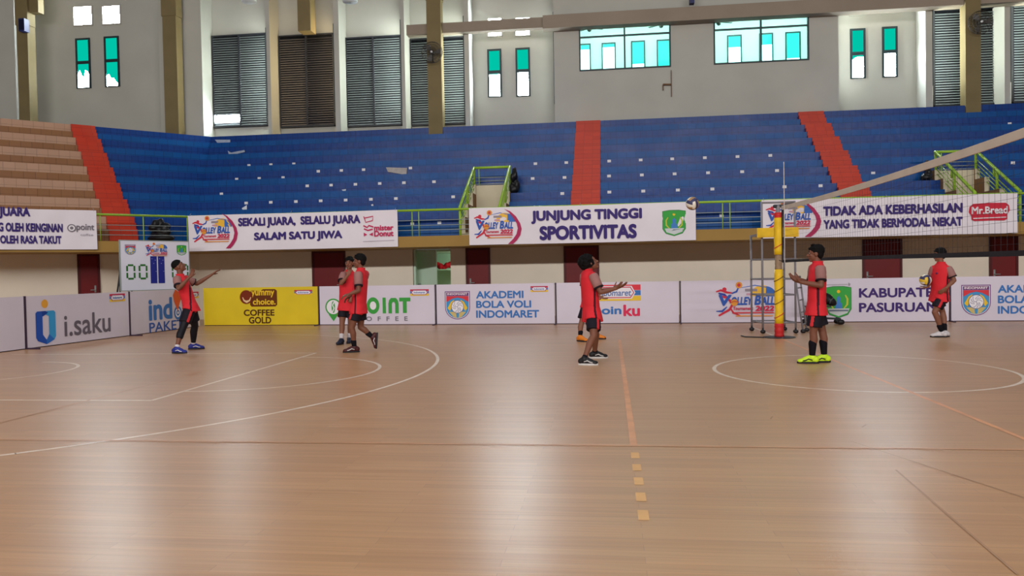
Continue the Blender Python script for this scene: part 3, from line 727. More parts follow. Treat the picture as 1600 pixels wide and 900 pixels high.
# dark bundles on the stands
blk = mat('black_plastic', (16, 15, 19), .45, .4, .2, 6); 
def bundle(lbl, c, sx, sy, h, seed, cat='bundle', name='black_bundle'):
    rnd = random.Random(seed); root = thing(name, c, lbl, cat); b = MB(); c = Vector(c)
    for i in range(12):
        t = rnd.random(); w = 1-.6*t
        p = c+Vector((rnd.uniform(-.32, .32)*sx*w, rnd.uniform(-.25, .25)*sy, h*.12+t*h*.72)); r = rnd.uniform(.13, .24)
        b.ell(p, (sx*r*w+.03, 0, 0), (0, sy*r+.03, 0), (0, 0, h*.14+.01), blk)
    b.ell(c+Vector((0, 0, h*.16)), (sx*.48, 0, 0), (0, sy*.42, 0), (0, 0, h*.155), blk)
    remeshed(b, 'bundle_skin', .025, root, 2, .6)
P = chp(.85, .55, 2.36); bundle('black plastic heap behind the railing above the scoreboard', P, .85, .5, .72, 3)
for (px, py, k, lbl, sx, h, s) in ((804, 290, 1, 'black bag on the tiers right of the middle stair handrail', .3, .85, 5), (1447, 266, 1, 'black bag on the tiers left of the right stair handrail', .34, .62, 6)):
    Y = YP+drow(k)+SB+.25; P = onY(px, py, Y); bundle(lbl, (P.x, Y, zrow(k)+.005), sx, .36, h, s, 'bag', 'black_bag')

# ------------------------------------------------------------------ wall fans, lamps and little fittings high up
fan_m = mat('fan_grille_grey', (62, 58, 52), .5, .4); hub_m = mat('fan_hub_white', (225, 225, 225), .5, .3)
def wall_fan(px, py, lbl):
    Y = YC-.22; C = onY(px, py, Y); root = thing('wall_fan', C, lbl, 'fan', 'wall fans on the olive columns'); R = .37
    b = MB()
    for rr, dy in ((R, 0), (R, -.05), (R, .05), (R*.75, -.075), (R*.5, -.085), (R*.25, -.09)):
        b.tube([C+Vector((rr*math.cos(t*PI/16), dy, rr*math.sin(t*PI/16))) for t in range(33)], .006, fan_m, 5)
    for t in range(32):
        a = t*PI/16; b.tube([C+Vector((R*.1*math.cos(a), -.09, R*.1*math.sin(a))), C+Vector((R*.75*math.cos(a), -.075, R*.75*math.sin(a))), C+Vector((R*math.cos(a), -.02, R*math.sin(a))), C+Vector((R*.3*math.cos(a), .08, R*.3*math.sin(a)))], .004, fan_m, 4)
    b.build('fan_cage', root, True)
    b = MB()
    for t in range(3):
        a0 = t*2*PI/3
        pts = [C+Vector((r*math.cos(a0+w), o, r*math.sin(a0+w))) for r, w, o in ((.05, -.3, -.02), (.3, -.25, -.035), (.33, .1, -.02), (.3, .45, .02), (.05, .5, .02))]
        b.raw(pts + [p+Vector((0, .006, 0)) for p in pts], [(0,1,2,3,4),(9,8,7,6,5)]+[(i, i+5, (i+1) % 5+5, (i+1) % 5) for i in range(5)], mat('fan_blade_grey', (92, 90, 86), .45, .4))
    b.build('fan_blade', root)
    b = MB(); b.capsule(C+Vector((0, -.1, 0)), C+Vector((0, -.05, 0)), .04, .04, hub_m); b.build('fan_hub', root, True)
    b = MB(); b.capsule(C+Vector((0, -.02, 0)), C+Vector((0, .12, 0)), .07, .06, fan_m); b.tube([C+Vector((0, .1, 0)), C+Vector((0, .15, -.25)), C+Vector((0, .215, -.3))], .02, fan_m); b.build('fan_motor', root, True)
wall_fan(675, 82, 'dark caged wall fan on the column left of centre'); wall_fan(1532, 35, 'dark caged wall fan on the column at far right')
lamp_w = mat('lamp_shade_white', (225, 230, 228), .5, .3)
for px, lbl in ((389, 'white dome pendant lamp at the top edge left of the olive bracket'), (547, 'white dome pendant lamp at the top edge right of the olive bracket')):
    P = onY(px, 1, 14.5); root = thing('pendant_lamp', P, lbl, 'lamp', 'pendant lamps over the tiers')
    b = MB(); b.loft([(P+Vector((0, 0, z)), (r, 0, 0), (0, r, 0)) for z, r in ((-.05, .24), (.02, .25), (.12, .2), (.22, .1), (.3, .05))], lamp_w, 24); b.build('lamp_shade', root, True)
    b = MB(); b.tube([P+Vector((0, 0, .3)), P+Vector((0, 0, 4.0))], .012, dark_m, 6); b.build('lamp_rod', root)
rust = mat('rusty_iron', (112, 84, 62), .8, .2, .2, 12)
b = MB(); a = onY(1036, 132, YF-.06); c = onY(1049, 132, YF-.06)
b.beam(a+Vector((0, 0, 0)), c, .06, .05, rust); b.beam(a, a-Vector((0, 0, .2)), .05, .03, rust, (1, 0, 0)); b.beam(c+Vector((0, 0, .5)), c-Vector((0, 0, .42)), .04, .02, rust, (1, 0, 0))
props(b.build('wall_mounted_bracket'), 'rusty iron bracket under the right corner of the left wide window', 'bracket')
navy = mat('navy_box', (30, 38, 90), .5, .4)
b = MB(); P = onY(40, 51, YC-.05); b.box((P.x-.12, YC-.26, P.z), (P.x+.12, YC-.001, P.z+.48), navy); b.box((P.x-.09, YC-.27, P.z+.05), (P.x+.09, YC-.26, P.z+.43), mat('navy_grille', (18, 22, 50), .7, .2))
props(b.build('wall_mounted_speaker'), 'dark blue box fixed on the leftmost olive column', 'box')
b = MB(); P = onY(1081, 6, YB-.3); b.box((P.x-.08, YB-.4, P.z), (P.x+.08, YB-.151, P.z+.3), navy); b.box((P.x-.1, YB-.42, P.z+.3), (P.x+.1, YB-.151, P.z+.34), navy)
props(b.build('wall_mounted_box'), 'small navy box on the beam at the top edge between the wide windows', 'box')
for px, py, lbl in ((921, 44, 'first'), (1033, 38, 'second'), (1123, 34, 'third')):
    P = onY(px, py, GY-1.6); root = thing('ceiling_fan', (P.x, P.y, P.z), {'first': 'ceiling fan inside the left wide window, at its upper left', 'second': 'ceiling fan inside the left wide window, at its upper right', 'third': 'ceiling fan inside the right wide window, at its upper left'}[lbl], 'fan', 'gallery ceiling fans')
    b = MB(); b.tube([P, (P.x, P.y, 11.0)], .02, fan_m); b.build('fan_rod', root)
    b = MB(); b.capsule(P+Vector((0, 0, -.05)), P+Vector((0, 0, .05)), .09, .09, fan_m); b.build('fan_motor', root, True)
    b = MB()
    for t in range(3):
        d = Vector((math.cos(t*2.1+.4), math.sin(t*2.1+.4), 0)); b.beam(P+d*.08, P+d*.55, .12, .012, fan_m)
    b.build('fan_blade', root)

# ================================================================== BOARDS, BANNERS, SCOREBOARD
BLUE = (62, 118, 188); NAVY = (40, 44, 120); PURP = (66, 44, 112); MAG = (196, 40, 92); RED = (214, 44, 56); YEL = (236, 196, 50); GRN = (64, 160, 68); BRN = (84, 46, 22); WHT = (236, 232, 238); GRY = (120, 116, 124)
sheet_w = mat('white_vinyl', (214, 207, 221), .5, .3, .03, 1.3); sheet_y = mat('yellow_vinyl', (222, 196, 34), .5, .3, .06, 1.6)
pole_m = mat('dark_board_pole', (58, 40, 62), .5, .4)
BPX = [(-2.28, -.1), (-2.045, 3.39), (-1.84, 6.42), (-1.763, 9.44)]
BMAIN = [(-1.81, 9.66), (1.58, 9.46), (4.81, 9.24), (7.93, 9.02), (10.98, 8.88), (14.22, 8.76), (17.10, 8.655), (20.3, 8.5)]
def board(P, Q, lbl, face, post=True, H=1.035):
    P = Vector((*P, 0)); Q = Vector((*Q, 0)); a = (Q-P).normalized(); L = (Q-P).length; n = Vector((a.y, -a.x, 0))
    root = thing('advertising_board', (P+Q)/2, lbl, 'board', 'advertising boards around the court')
    b = MB(); M = Matrix((( a.x, n.x, 0, P.x), (a.y, n.y, 0, P.y), (0, 0, 1, 0), (0, 0, 0, 1)))
    b.box((.045, -.03, .018), (L-.012, 0, H), face, M); b.build('board_panel', root)
    b = MB(); b.box((.045, -.034, .0), (L-.012, -.03, H-.01), pole_m, M); b.box((.04, -.05, .0), (L-.01, -.034, .03), pole_m, M); b.box((.04, -.05, H-.04), (L-.01, -.034, H-.01), pole_m, M); b.build('back_frame', root)
    if post:
        b = MB(); b.box((.005, -.03, 0), (.04, .008, H+.005), pole_m, M); b.build('board_post', root)
        b = MB(); b.box((.005, .008, 0), (.04, .30, .028), pole_m, M); b.box((.005, -.3, 0), (.04, -.055, .028), pole_m, M); b.build('board_foot', root)
    return root, Sheet(P, a)
def store_tag(root, sh, x0, y0, x1, y1):
    A = Art(sh).frame(x0, y0, x1, y1)
    A.poly([(0, .72), (1, .72), (1, 1), (0, 1)], (200, 50, 70)).poly([(0, .36), (.06, .36), (.06, .72), (0, .72)], BLUE).poly([(.94, .36), (1, .36), (1, .72), (.94, .72)], BLUE).poly([(0, 0), (1, 0), (1, .3), (0, .3)], YEL)
    A.poly([(.05, .5), (.14, .14), (.86, .14), (.95, .5), (.86, .88), (.14, .88)], (150, 60, 120)).poly([(.09, .5), (.17, .22), (.83, .22), (.91, .5), (.83, .8), (.17, .8)], WHT).text('Indomaret', .2, .36, .8, .68, BLUE, .02)
    A.done('store_tag', root)
def shield(root, sh, x0, y0, x1, y1, nm='shield_emblem'):
    A = Art(sh).frame(x0, y0, x1, y1)
    def sp(k, yt=1.0):
        pts = [(.5-.5*k, yt)]
        for i in range(13):
            t = PI*i/12; pts.append((.5-.5*k*math.cos(t), .42-.42*k*math.sin(t)+(1-k)*.03))
        pts.append((.5+.5*k, yt)); return pts
    A.poly(sp(1), (116, 62, 128)).poly(sp(.94, .97), WHT).poly(sp(.9, .955), (70, 150, 205))
    A.poly([(.06, .955), (.94, .955), (.94, .84), (.06, .84)], (120, 52, 110)).text('INDOMARET', .1, .865, .9, .935, WHT, .03)
    A.poly([(.06, .83), (.94, .83), (.94, .62), (.7, .74), (.5, .78), (.3, .74), (.06, .62)], (214, 60, 70))
    for s in (-1, 1):
        A.poly([(.5+s*.12, .70), (.5+s*.26, .62), (.5+s*.40, .40), (.5+s*.30, .30), (.5+s*.2, .5)], YEL)
    A.poly([(.16, .27), (.84, .27), (.66, .09), (.5, .04), (.34, .09)], (206, 186, 120)).poly([(.46, .06), (.54, .06), (.56, .2), (.5, .24), (.44, .2)], (70, 150, 205))
    A.circ(.5, .45, .235, (110, 104, 140)).circ(.5, .45, .215, (238, 236, 240))
    for r in (0, 2.1, 4.2):
        for o, k0 in ((0, 0), (.55, .35), (1.1, .42)):
            A.line([(.5+.205*t*math.cos(r+o+1.3*(1-t)), .45+.2*t*math.sin(r+o+1.3*(1-t))) for t in [k0+(1-k0)*i/6 for i in range(7)]], .014, (120, 112, 150))
    A.done(nm, root)
def vb_logo(root, sh, x0, y0, x1, y1, nm='tournament_logo'):
    A = Art(sh).frame(x0, y0, x1, y1)
    # sun, player ribbons, ball
    A.circ(.78, .60, .30, (240, 190, 70), a0=0, a1=PI/1.02).circ(.84, .60, .27, (64, 110, 190), a0=0, a1=PI/2.05).line([(.44, .84), (.66, .90), (.86, .84), (.98, .66)], .03, (64, 110, 190), .6)
    A.poly([(.50, .74), (.70, .74), (.70, .81), (.50, .81)], (150, 140, 150)).poly([(.52, .64), (.66, .64), (.66, .69), (.52, .69)], (200, 150, 170))
    A.circ(.16, .80, .055, (206, 50, 70)).line([(.02, .74), (.10, .78), (.20, .72), (.30, .70)], .07, (206, 50, 70), .5).line([(.28, .69), (.36, .74), (.39, .84)], .05, (60, 90, 180), .3)
    A.line([(.06, .70), (.16, .66), (.22, .55), (.14, .42)], .075, (60, 70, 160), .4).line([(.10, .62), (.2, .58), (.3, .42), (.24, .26), (.06, .10)], .08, (206, 50, 70), .4)
    A.line([(.2, .34), (.12, .22), (.02, .22)], .06, (60, 90, 180), .6).line([(.26, .3), (.3, .18), (.42, .1)], .06, (206, 50, 70), .6)
    A.circ(.40, .91, .085, (224, 150, 60)).circ(.40, .91, .045, (200, 60, 70))
    A.text('V', .06, .36, .28, .66, (52, 92, 178), .04, .12).text('OLLEY', .27, .38, .62, .60, (52, 92, 178), .04, .18).text('B', .65, .38, .76, .64, (52, 92, 178), .04, .18).text('ALL', .76, .38, .98, .60, (52, 92, 178), .04, .18)
    A.circ(.32, .45, .09, (224, 150, 60)).line([(.24, .44), (.32, .48), (.4, .46)], .02, (190, 50, 60))
    A.text('Tournament', .30, .25, .63, .34, (206, 40, 80), .03, .15).text('2022', .66, .22, .97, .36, (206, 40, 80), .045, .15)
    A.poly([(.3, .16), (.98, .16), (.95, .2), (.33, .2)], (210, 80, 90)).poly([(.34, .08), (.94, .08), (.96, .11), (.34, .11)], (226, 150, 70))
    A.done(nm, root)

b1 = board(BPX[0], BPX[1], 'blank white board at the left edge, left of the i.saku one', sheet_w)
b2 = board(BPX[1], BPX[2], 'white board lettered i.saku beside a blue ring logo', sheet_w)
b3 = board(BPX[2], BPX[3], 'white board lettered indo PAKET in blue, behind the leaning player', sheet_w)
b4 = board(BMAIN[0], BMAIN[1], 'yellow board lettered COFFEE GOLD', sheet_y, post=False)
b5 = board(BMAIN[1], BMAIN[2], 'white board lettered POINT COFFEE in green', sheet_w)
b6 = board(BMAIN[2], BMAIN[3], 'white board lettered AKADEMI BOLA VOLI right of the green coffee one', sheet_w)
b7 = board(BMAIN[3], BMAIN[4], 'white board with a striped store logo over the word poinku', sheet_w)
b8 = board(BMAIN[4], BMAIN[5], 'white board with the volleyball tournament logo behind the net post', sheet_w)
b9 = board(BMAIN[5], BMAIN[6], 'white board lettered KABUPATEN PASURUAN', sheet_w, post=False)
b10 = board(BMAIN[6], BMAIN[7], 'white board lettered AKADEMI BOLA VOLI at the right edge', sheet_w)
def words(bd, nm, items, **k):
    root, sh = bd
    for (s, x0, y0, x1, y1, rgb, bold, shear) in items:
        A = Art(sh).frame(x0, y0, x1, y1).text(s, 0, 0, 1, 1, rgb, bold, max(shear, 0), 2.4 if shear < 0 else 1.0); A.done(nm, root)
# i.saku
root, sh = b2; A = Art(sh).frame(55.5, 467.5, 86.5, 538)
L, D, LB = (36, 82, 178), (24, 62, 150), (58, 156, 214)
A.circ(.47, .90, .095, (232, 166, 60)).poly([(0, .70), (.08, .74), (.5, .74), (.62, .70), (.5, .66), (.34, .62), (.34, .22), (.52, .10), (.52, 0), (.08, .09), (0, .16)], L)
A.poly([(.52, .74), (.92, .74), (1, .70), (1, .16), (.92, .09), (.52, 0), (.52, .10), (.66, .22), (.66, .62), (.50, .66), (.62, .70)], LB).poly([(.52, 0), (.92, .09), (.66, .22), (.52, .10)], (44, 110, 196)).poly([(.34, .62), (.5, .66), (.62, .70), (.5, .74), (.3, .74)], D)
A.done('ring_logo', root); words(b2, 'board_lettering', [('i.saku', 100, 488.5, 172.5, 522, (104, 98, 110), .012, 0)]); store_tag(root, sh, 171, 459, 195, 471)
# indo PAKET
root, sh = b3; words(b3, 'board_lettering', [('ind', 232, 465, 269, 499.5, BLUE, .032, 0), ('PAKET', 233, 501.5, 286, 516.5, (52, 92, 172), .012, 0)])
A = Art(sh).frame(270, 476, 285.5, 499); A.circ(.5, .45, .46, BLUE).circ(.5, .45, .30, WHT).circ(.5, .45, .2, BLUE).circ(.5, .45, .09, WHT)
A.frame(270, 452, 285, 486).poly([(.45, 0), (.1, .45), (.0, .75), (.25, 1), (.55, .9), (.95, 1), (.9, .6), (.7, .4)], (226, 96, 56)); A.done('target_logo', root); store_tag(root, sh, 292, 456, 310, 466)
# yummy choice
root, sh = b4; A = Art(sh).frame(376, 452, 433, 479)
A.poly([(.3, 0), (.95, 0), (1, .1), (1, .9), (.95, 1), (.62, 1), (.55, .9), (.3, .94), (.26, .8), (.26, .1)], (104, 52, 18)).text('yummy', .30, .52, .93, .92, YEL, .03).text('choice.', .34, .1, .96, .46, YEL, .03)
A.circ(.16, .56, .40, (122, 46, 20)).line([(.06, .55), (.10, .36), (.17, .28), (.25, .36), (.29, .55)], .14, (232, 200, 150), .7); A.done('snack_logo', root)
words(b4, 'board_lettering', [('COFFEE', 381, 483.5, 429, 493.5, BRN, .03, 0), ('GOLD', 389, 495, 424, 505.5, BRN, .03, 0)]); store_tag(root, sh, 460, 453, 488, 461)
# POINT COFFEE
root, sh = b5; A = Art(sh).frame(508, 465, 534, 502)
A.circ(.5, .60, .36, GRN).circ(.5, .60, .30, WHT).poly([(.2, .3), (.5, 0), (.8, .3), (.5, .26)], GRN).circ(.5, .60, .25, GRN, asp=.42).line([(.56, .82), (.46, .68), (.54, .55), (.44, .38)], .05, WHT); A.done('bean_logo', root)
A = Art(sh).frame(545, 465, 562, 490); A.poly([(0, 0), (.3, 0), (.3, 1), (0, 1)], GRN).circ(.5, .68, .32, GRN).circ(.5, .68, .13, WHT)
A.frame(572, 464.5, 594, 490.5).circ(.5, .5, .5, GRN, asp=.9).circ(.5, .5, .25, WHT, asp=.9)
A.frame(598, 465, 603, 489.5).poly([(0, 0), (1, 0), (1, 1), (0, 1)], GRN)
A.frame(607, 465, 623, 489.5)
A.poly([(0, 0), (.34, 0), (.34, .6), (.42, .72), (.58, .72), (.66, .6), (.66, 0), (1, 0), (1, .62), (.92, .84), (.74, .98), (.26, .98), (.08, .84), (0, .62)], GRN)
A.frame(624, 465, 641.5, 489).poly([(.32, 0), (.66, 0), (.66, .76), (1, .76), (1, 1), (0, 1), (0, .76), (.32, .76)], GRN); A.done('green_lettering', root)
words(b5, 'board_lettering',
      [('COFFEE', 556, 494.5, 637, 501.5, GRY, .02, -.001)]); store_tag(root, sh, 641, 452, 670, 462)
# AKADEMI twice
root, sh = b6; shield(root, sh, 695.5, 455, 734.5, 499); words(b6, 'board_lettering', [('AKADEMI', 744, 454.5, 818, 466, BLUE, .032, 0), ('BOLA VOLI', 744, 469.5, 830, 481, BLUE, .032, 0), ('INDOMARET', 744, 484.5, 842.5, 496.5, BLUE, .032, 0)]); store_tag(root, sh, 829, 447, 856, 456)
root, sh = b10; shield(root, sh, 1502, 445, 1548, 493); words(b10, 'board_lettering', [('AKADEMI', 1559, 445, 1642, 457, BLUE, .032, 0), ('BOLA VOLI', 1559, 461, 1655, 473.5, BLUE, .032, 0), ('INDOMARET', 1559, 477.5, 1669, 490, BLUE, .032, 0)])
# poinku
root, sh = b7; A = Art(sh).frame(920, 445, 1001, 470)
A.poly([(0, .66), (1, .66), (1, 1), (0, 1)], (222, 60, 76)).poly([(0, .34), (1, .34), (1, .64), (0, .64)], BLUE).poly([(0, 0), (1, 0), (1, .3), (0, .3)], (234, 196, 60))
A.poly([(.06, .5), (.13, .12), (.83, .12), (.9, .5), (.83, .92), (.13, .92)], WHT).poly([(.08, .5), (.15, .17), (.81, .17), (.88, .5), (.81, .87), (.15, .87)], (200, 60, 90)).poly([(.1, .5), (.16, .23), (.8, .23), (.86, .5), (.8, .81), (.16, .81)], WHT).text('Indomaret', .17, .3, .82, .7, (96, 124, 180), .02, .15)
A.done('store_logo', root); words(b7, 'board_lettering', [('poin', 928, 479, 971, 495, BLUE, .03, 0), ('ku', 974, 476, 1000, 494, (220, 50, 90), .032, 0)])
root, sh = b8; vb_logo(root, sh, 1117, 440, 1212, 499)
# KABUPATEN PASURUAN
root, sh = b9
def green_emblem(root, sh, x0, y0, x1, y1, nm='green_emblem'):
    A = Art(sh).frame(x0, y0, x1, y1)
    def sp(k): return [(.5-.5*k, .5+.46*k), (.5-.2*k, .5+.5*k), (.5+.2*k, .5+.5*k), (.5+.5*k, .5+.46*k), (.5+.5*k, .5-.22*k), (.5+.36*k, .5-.4*k), (.5, .5-.5*k), (.5-.36*k, .5-.4*k), (.5-.5*k, .5-.22*k)]
    A.poly(sp(1), (70, 130, 80)).poly(sp(.95), (60, 166, 72))
    A.poly([(.08, .3), (.92, .3), (.84, .16), (.5, .06), (.16, .16)], (206, 212, 214)).poly([(.12, .26), (.88, .26), (.86, .21), (.14, .21)], (110, 120, 140))
    A.poly([(.36, .3), (.38, .46), (.44, .5), (.42, .62), (.5, .7), (.58, .62), (.56, .5), (.62, .46), (.64, .3)], (70, 130, 200)).circ(.5, .83, .05, YEL)
    for s in (-1, 1): A.line([(.5+s*.2, .3), (.5+s*.33, .42), (.5+s*.34, .6), (.5+s*.26, .72)], .07, (190, 200, 70), .5)
    A.done(nm, root)
green_emblem(root, sh, 1290, 447, 1330.5, 497)
A = Art(sh).frame(1288, 441.5, 1328, 447)
A.poly([(0, .2), (.9, .3), (.9, .6), (0, .5)], (180, 174, 182)).poly([(.92, .1), (1, .0), (1.02, .6), (.94, 1)], (160, 156, 164)); A.done('emblem_ribbon', root)
words(b9, 'board_lettering', [('KABUPATEN', 1342, 449.5, 1476, 464.5, PURP, .032, 0), ('PASURUAN', 1342, 472.5, 1465, 487.5, PURP, .032, 0)])

# ------------------------------------------------------------------ cloth banners tied to the railings
cloth = mat('banner_cloth', (232, 226, 234), .65, .25, .02, 2.0)
def banner(lbl, O, a, L, z0, z1, seed, sag=.03):
    rnd = random.Random(seed); ph = [rnd.uniform(0, 6) for _ in range(6)]
    def disp(u, v): return .010*math.sin(2.1*u+ph[0]+.6*v)+.012*math.sin(4.7*u+ph[1]+2.5*v)*(.4+.6*v)+.006*math.sin(9*u+ph[2]-4*v)+.006*math.sin(6.5*v+ph[3])
    sh = Sheet((O[0], O[1], z0), a, disp)
    root = thing('hanging_banner', sh.O, lbl, 'banner', 'slogan banners hung on the parapet')
    b = MB(); nu, nv = 90, 14; H = z1-z0
    def edge(u, v):
        s = sag*(math.sin(PI*u)*.6+.4*math.sin(3*PI*u+seed))
        return v*H - s*(.35 if v > .5 else .2)*abs(2*v-1)
    vs = [sh.pt(L*i/nu, edge(i/nu, j/nv)) for j in range(nv+1) for i in range(nu+1)]
    n1 = len(vs); vs += [p - sh.n*.003 for p in vs]; W1 = nu+1
    fs = [(j*W1+i, j*W1+i+1, (j+1)*W1+i+1, (j+1)*W1+i) for j in range(nv) for i in range(nu)]
    fs += [tuple(n1+k for k in f[::-1]) for f in fs]
    b.raw(vs, fs, cloth); b.build('banner_cloth', root, True)
    for u in (.06, L/2, L-.06):
        c = MB(); p = sh.pt(u, H-.02, .004); q = sh.O + sh.a*u + Vector((0, 0, H+.06)) - sh.n*.06
        c.tube([p, p+Vector((0, 0, .03)), q], .005, steel, 5); c.build('tie_cord', root)
    return root, sh
YBN = YP-.06
def ends(p0, p1): return onY(p0, 350, YBN).x, onY(p1, 345, YBN).x
DOUT = -.06
t0 = 2.36
g1 = banner('white slogan banner at the left edge ending in OLEH RASA TAKUT', chp(t0+6.0, DOUT, 0), -A45, 6.0, 2.13, 3.17, 1)
x0, x1 = ends(294, 621); g2 = banner('white slogan banner reading SEKALI JUARA, SELALU JUARA', (max(x0, CX+.02), YBN), (1, 0, 0), x1-max(x0, CX+.02), 2.08, 3.1, 2)
x0, x1 = ends(733, 1087); g3 = banner('white slogan banner reading JUNJUNG TINGGI SPORTIVITAS', (x0, YBN), (1, 0, 0), x1-x0, 2.08, 3.09, 3)
x0, x1 = ends(1190, 1589.5); g4 = banner('white slogan banner reading TIDAK ADA KEBERHASILAN', (x0, YBN), (1, 0, 0), x1-x0, 2.08, 3.08, 4)
INK2 = (60, 44, 116)
def slogan(bn, items):
    root, sh = bn
    for (s, x0, y0, x1, y1) in items:
        A = Art(sh, .018).frame(x0, y0, x1, y1).text(s, 0, 0, 1, 1, INK2, .052, 0); A.done('slogan_lettering', root)
slogan(g1, [('JUARA', -2, 323.5, 47, 342), ('G OLEH KEINGINAN', -3, 348.5, 98, 362.5), ('OLEH RASA TAKUT', 0, 368, 96, 381)])
slogan(g2, [('SEKALI JUARA,  SELALU JUARA', 372.5, 338, 563, 355), ('SALAM SATU JIWA', 397, 361.5, 535.5, 377.5)])
slogan(g3, [('JUNJUNG TINGGI', 830, 327, 1003, 348), ('SPORTIVITAS', 843, 351.5, 995, 374)])
slogan(g4, [('TIDAK ADA KEBERHASILAN', 1286, 319.5, 1504, 335), ('YANG TIDAK BERMODAL NEKAT', 1286.5, 341, 1504, 355.5)])
root, sh = g1; A = Art(sh, .018).frame(107, 349, 147, 369); A.circ(.12, .62, .3, (120, 116, 124)).circ(.12, .62, .22, WHT).circ(.12, .62, .12, (120, 116, 124)).text('point', .3, .32, 1, .95, (120, 116, 124), .02).text('coffee', .45, .02, .95, .2, (160, 156, 164), .0); A.done('coffee_logo', root)
def crescent(bn, x0, y0, x1, y1):
    root, sh = bn; A = Art(sh, .018).frame(x0, y0, x1, y1)
    out = [(.0, 1), (.35, .93), (.68, .78), (.92, .58), (1, .42), (.92, .24), (.72, .1), (.5, 0)]; inn = [(.2, 0), (.5, .14), (.7, .28), (.78, .44), (.72, .58), (.5, .76), (.28, .9), (.0, 1)]
    n = 7
    for i in range(n): A.poly([out[i], out[i+1], inn[n-i-1], inn[n-i]], (176, 44, 92))
    A.done('crescent_band', root)
root, sh = g2; crescent(g2, 348, 333.5, 372, 388); vb_logo(root, sh, 300, 337, 361, 382)
A = Art(sh, .018).frame(567, 336, 616, 378)
A.line([(.04, .96), (.1, .74), (.32, .8), (.34, .96), (.06, .9)], .035, MAG).line([(.02, .62), (.14, .55), (.2, .62), (.34, .56)], .05, MAG).line([(.04, .5), (.16, .44), (.32, .48)], .05, MAG).poly([(.03, .36), (.14, .28), (.03, .22)], MAG).poly([(.32, .36), (.2, .28), (.32, .22)], MAG)
A.text('mister', .36, .42, .98, .62, MAG, .04).text('Donut', .36, .2, .98, .42, MAG, .04).poly([(0, .02), (1, .04), (1, .06), (0, .04)], (190, 180, 190)); A.done('sponsor_logo', root)
root, sh = g3; crescent(g3, 788, 326, 815, 381); vb_logo(root, sh, 740, 328, 803, 376); green_emblem(root, sh, 1035, 328, 1071.5, 369)
root, sh = g4; crescent(g4, 1250, 313, 1283, 370); vb_logo(root, sh, 1195, 315, 1268, 362)
A = Art(sh, .018).frame(1513, 317, 1577.5, 345); A.poly([(.06, .3), (0, .5), (.02, .8), (.1, .96), (.5, 1), (.9, .98), (.98, .84), (1, .56), (.94, .34), (.94, .08), (.86, 0), (.14, 0), (.07, .08)], (200, 44, 66)); A.layer += 30; A.text('Mr.Bread', .06, .38, .94, .8, WHT, .03).poly([(.1, .12), (.9, .16), (.9, .2), (.1, .17)], WHT); A.done('sponsor_logo', root)

# ------------------------------------------------------------------ scoreboard on its easel
th = math.radians(60); sa = Vector((math.cos(th), math.sin(th), 0)); SP = onY(295, 420, 9.9)
sh = Sheet((SP.x, SP.y, 0), sa)
(ua, va), (ub, vb), (uc, vc), (ud, vd) = sh.uv(187, 375.5), sh.uv(294, 379), sh.uv(190, 453), sh.uv(296, 449)
u0, u1, v0, v1 = (ua+uc)/2, (ub+ud)/2, 1.03, 2.325
sh = Sheet(sh.O + sa*u0, sa); Lb = u1-u0
root = thing('scoreboard', sh.pt(Lb/2, 0), 'white flip scoreboard with green 00 digits behind the left boards', 'scoreboard')
bsheet = mat('scoreboard_face', (226, 226, 240), .5, .3, .03, 1)
M = Matrix(((sa.x, sh.n.x, 0, sh.O.x), (sa.y, sh.n.y, 0, sh.O.y), (0, 0, 1, 0), (0, 0, 0, 1)))
b = MB(); b.box((0, -.03, v0), (Lb, 0, v1), bsheet, M); b.build('score_panel', root)
b = MB()
for a0, c0 in (((-.02, -.04, v0-.02), (0, .01, v1+.02)), ((Lb, -.04, v0-.02), (Lb+.02, .01, v1+.02)), ((0, -.04, v1), (Lb, .01, v1+.02)), ((0, -.04, v0-.02), (Lb, .01, v0))): b.box(a0, c0, steel, M)
b.build('score_frame', root)
for s, e in (((.12, -.05, v1-.1), (-.12, -.3, 0)), ((Lb-.12, -.05, v1-.1), (Lb+.02, -.16, 0)), ((.0, -.05, v1-.5), (-.02, -.04, 0)), ((.3, -.05, v0), (.3, -.30, 0))):
    b = MB(); b.tube([M @ Vector(s), M @ Vector(e)], .022, dark_m); b.build('easel_leg', root, True)
def seg7(A, x0, y0, x1, y1, rgb):
    def q(a, c): A.poly([(x0+(x1-x0)*p[0], y0+(y1-y0)*p[1]) for p in ((a[0], a[1]), (c[0], a[1]), (c[0], c[1]), (a[0], c[1]))], rgb)
    q((.2, .88), (.8, 1)); q((.2, 0), (.8, .12)); q((0, .55), (.2, .9)); q((.8, .55), (1, .9)); q((0, .1), (.2, .45)); q((.8, .1), (1, .45))
A = Art(sh).frame(187, 377, 295, 450)
for xa in (.085, .255): seg7(A, xa, .19, xa+.125, .51, (46, 110, 44))
for xa in (.735, .875): seg7(A, xa, .19, xa+.11, .51, (46, 110, 44))
A.done('score_digits', root)
A = Art(sh).frame(187, 377, 295, 450)
for xa in (.425, .535):
    A.poly([(xa, .1), (xa+.095, .1), (xa+.095, .68), (xa, .68)], (40, 46, 138))
    for (x, y) in ((.2, .62), (.7, .59), (.45, .52), (.8, .35)): A.poly([(xa+.095*x, y), (xa+.095*x+.012, y), (xa+.095*x+.012, y+.012), (xa+.095*x, y+.012)], (150, 155, 210))
A.done('set_flap', root)
shield(root, sh, 195, 382, 212, 398); vb_logo(root, sh, 226, 379, 261, 402); green_emblem(root, sh, 276, 383, 291, 399)

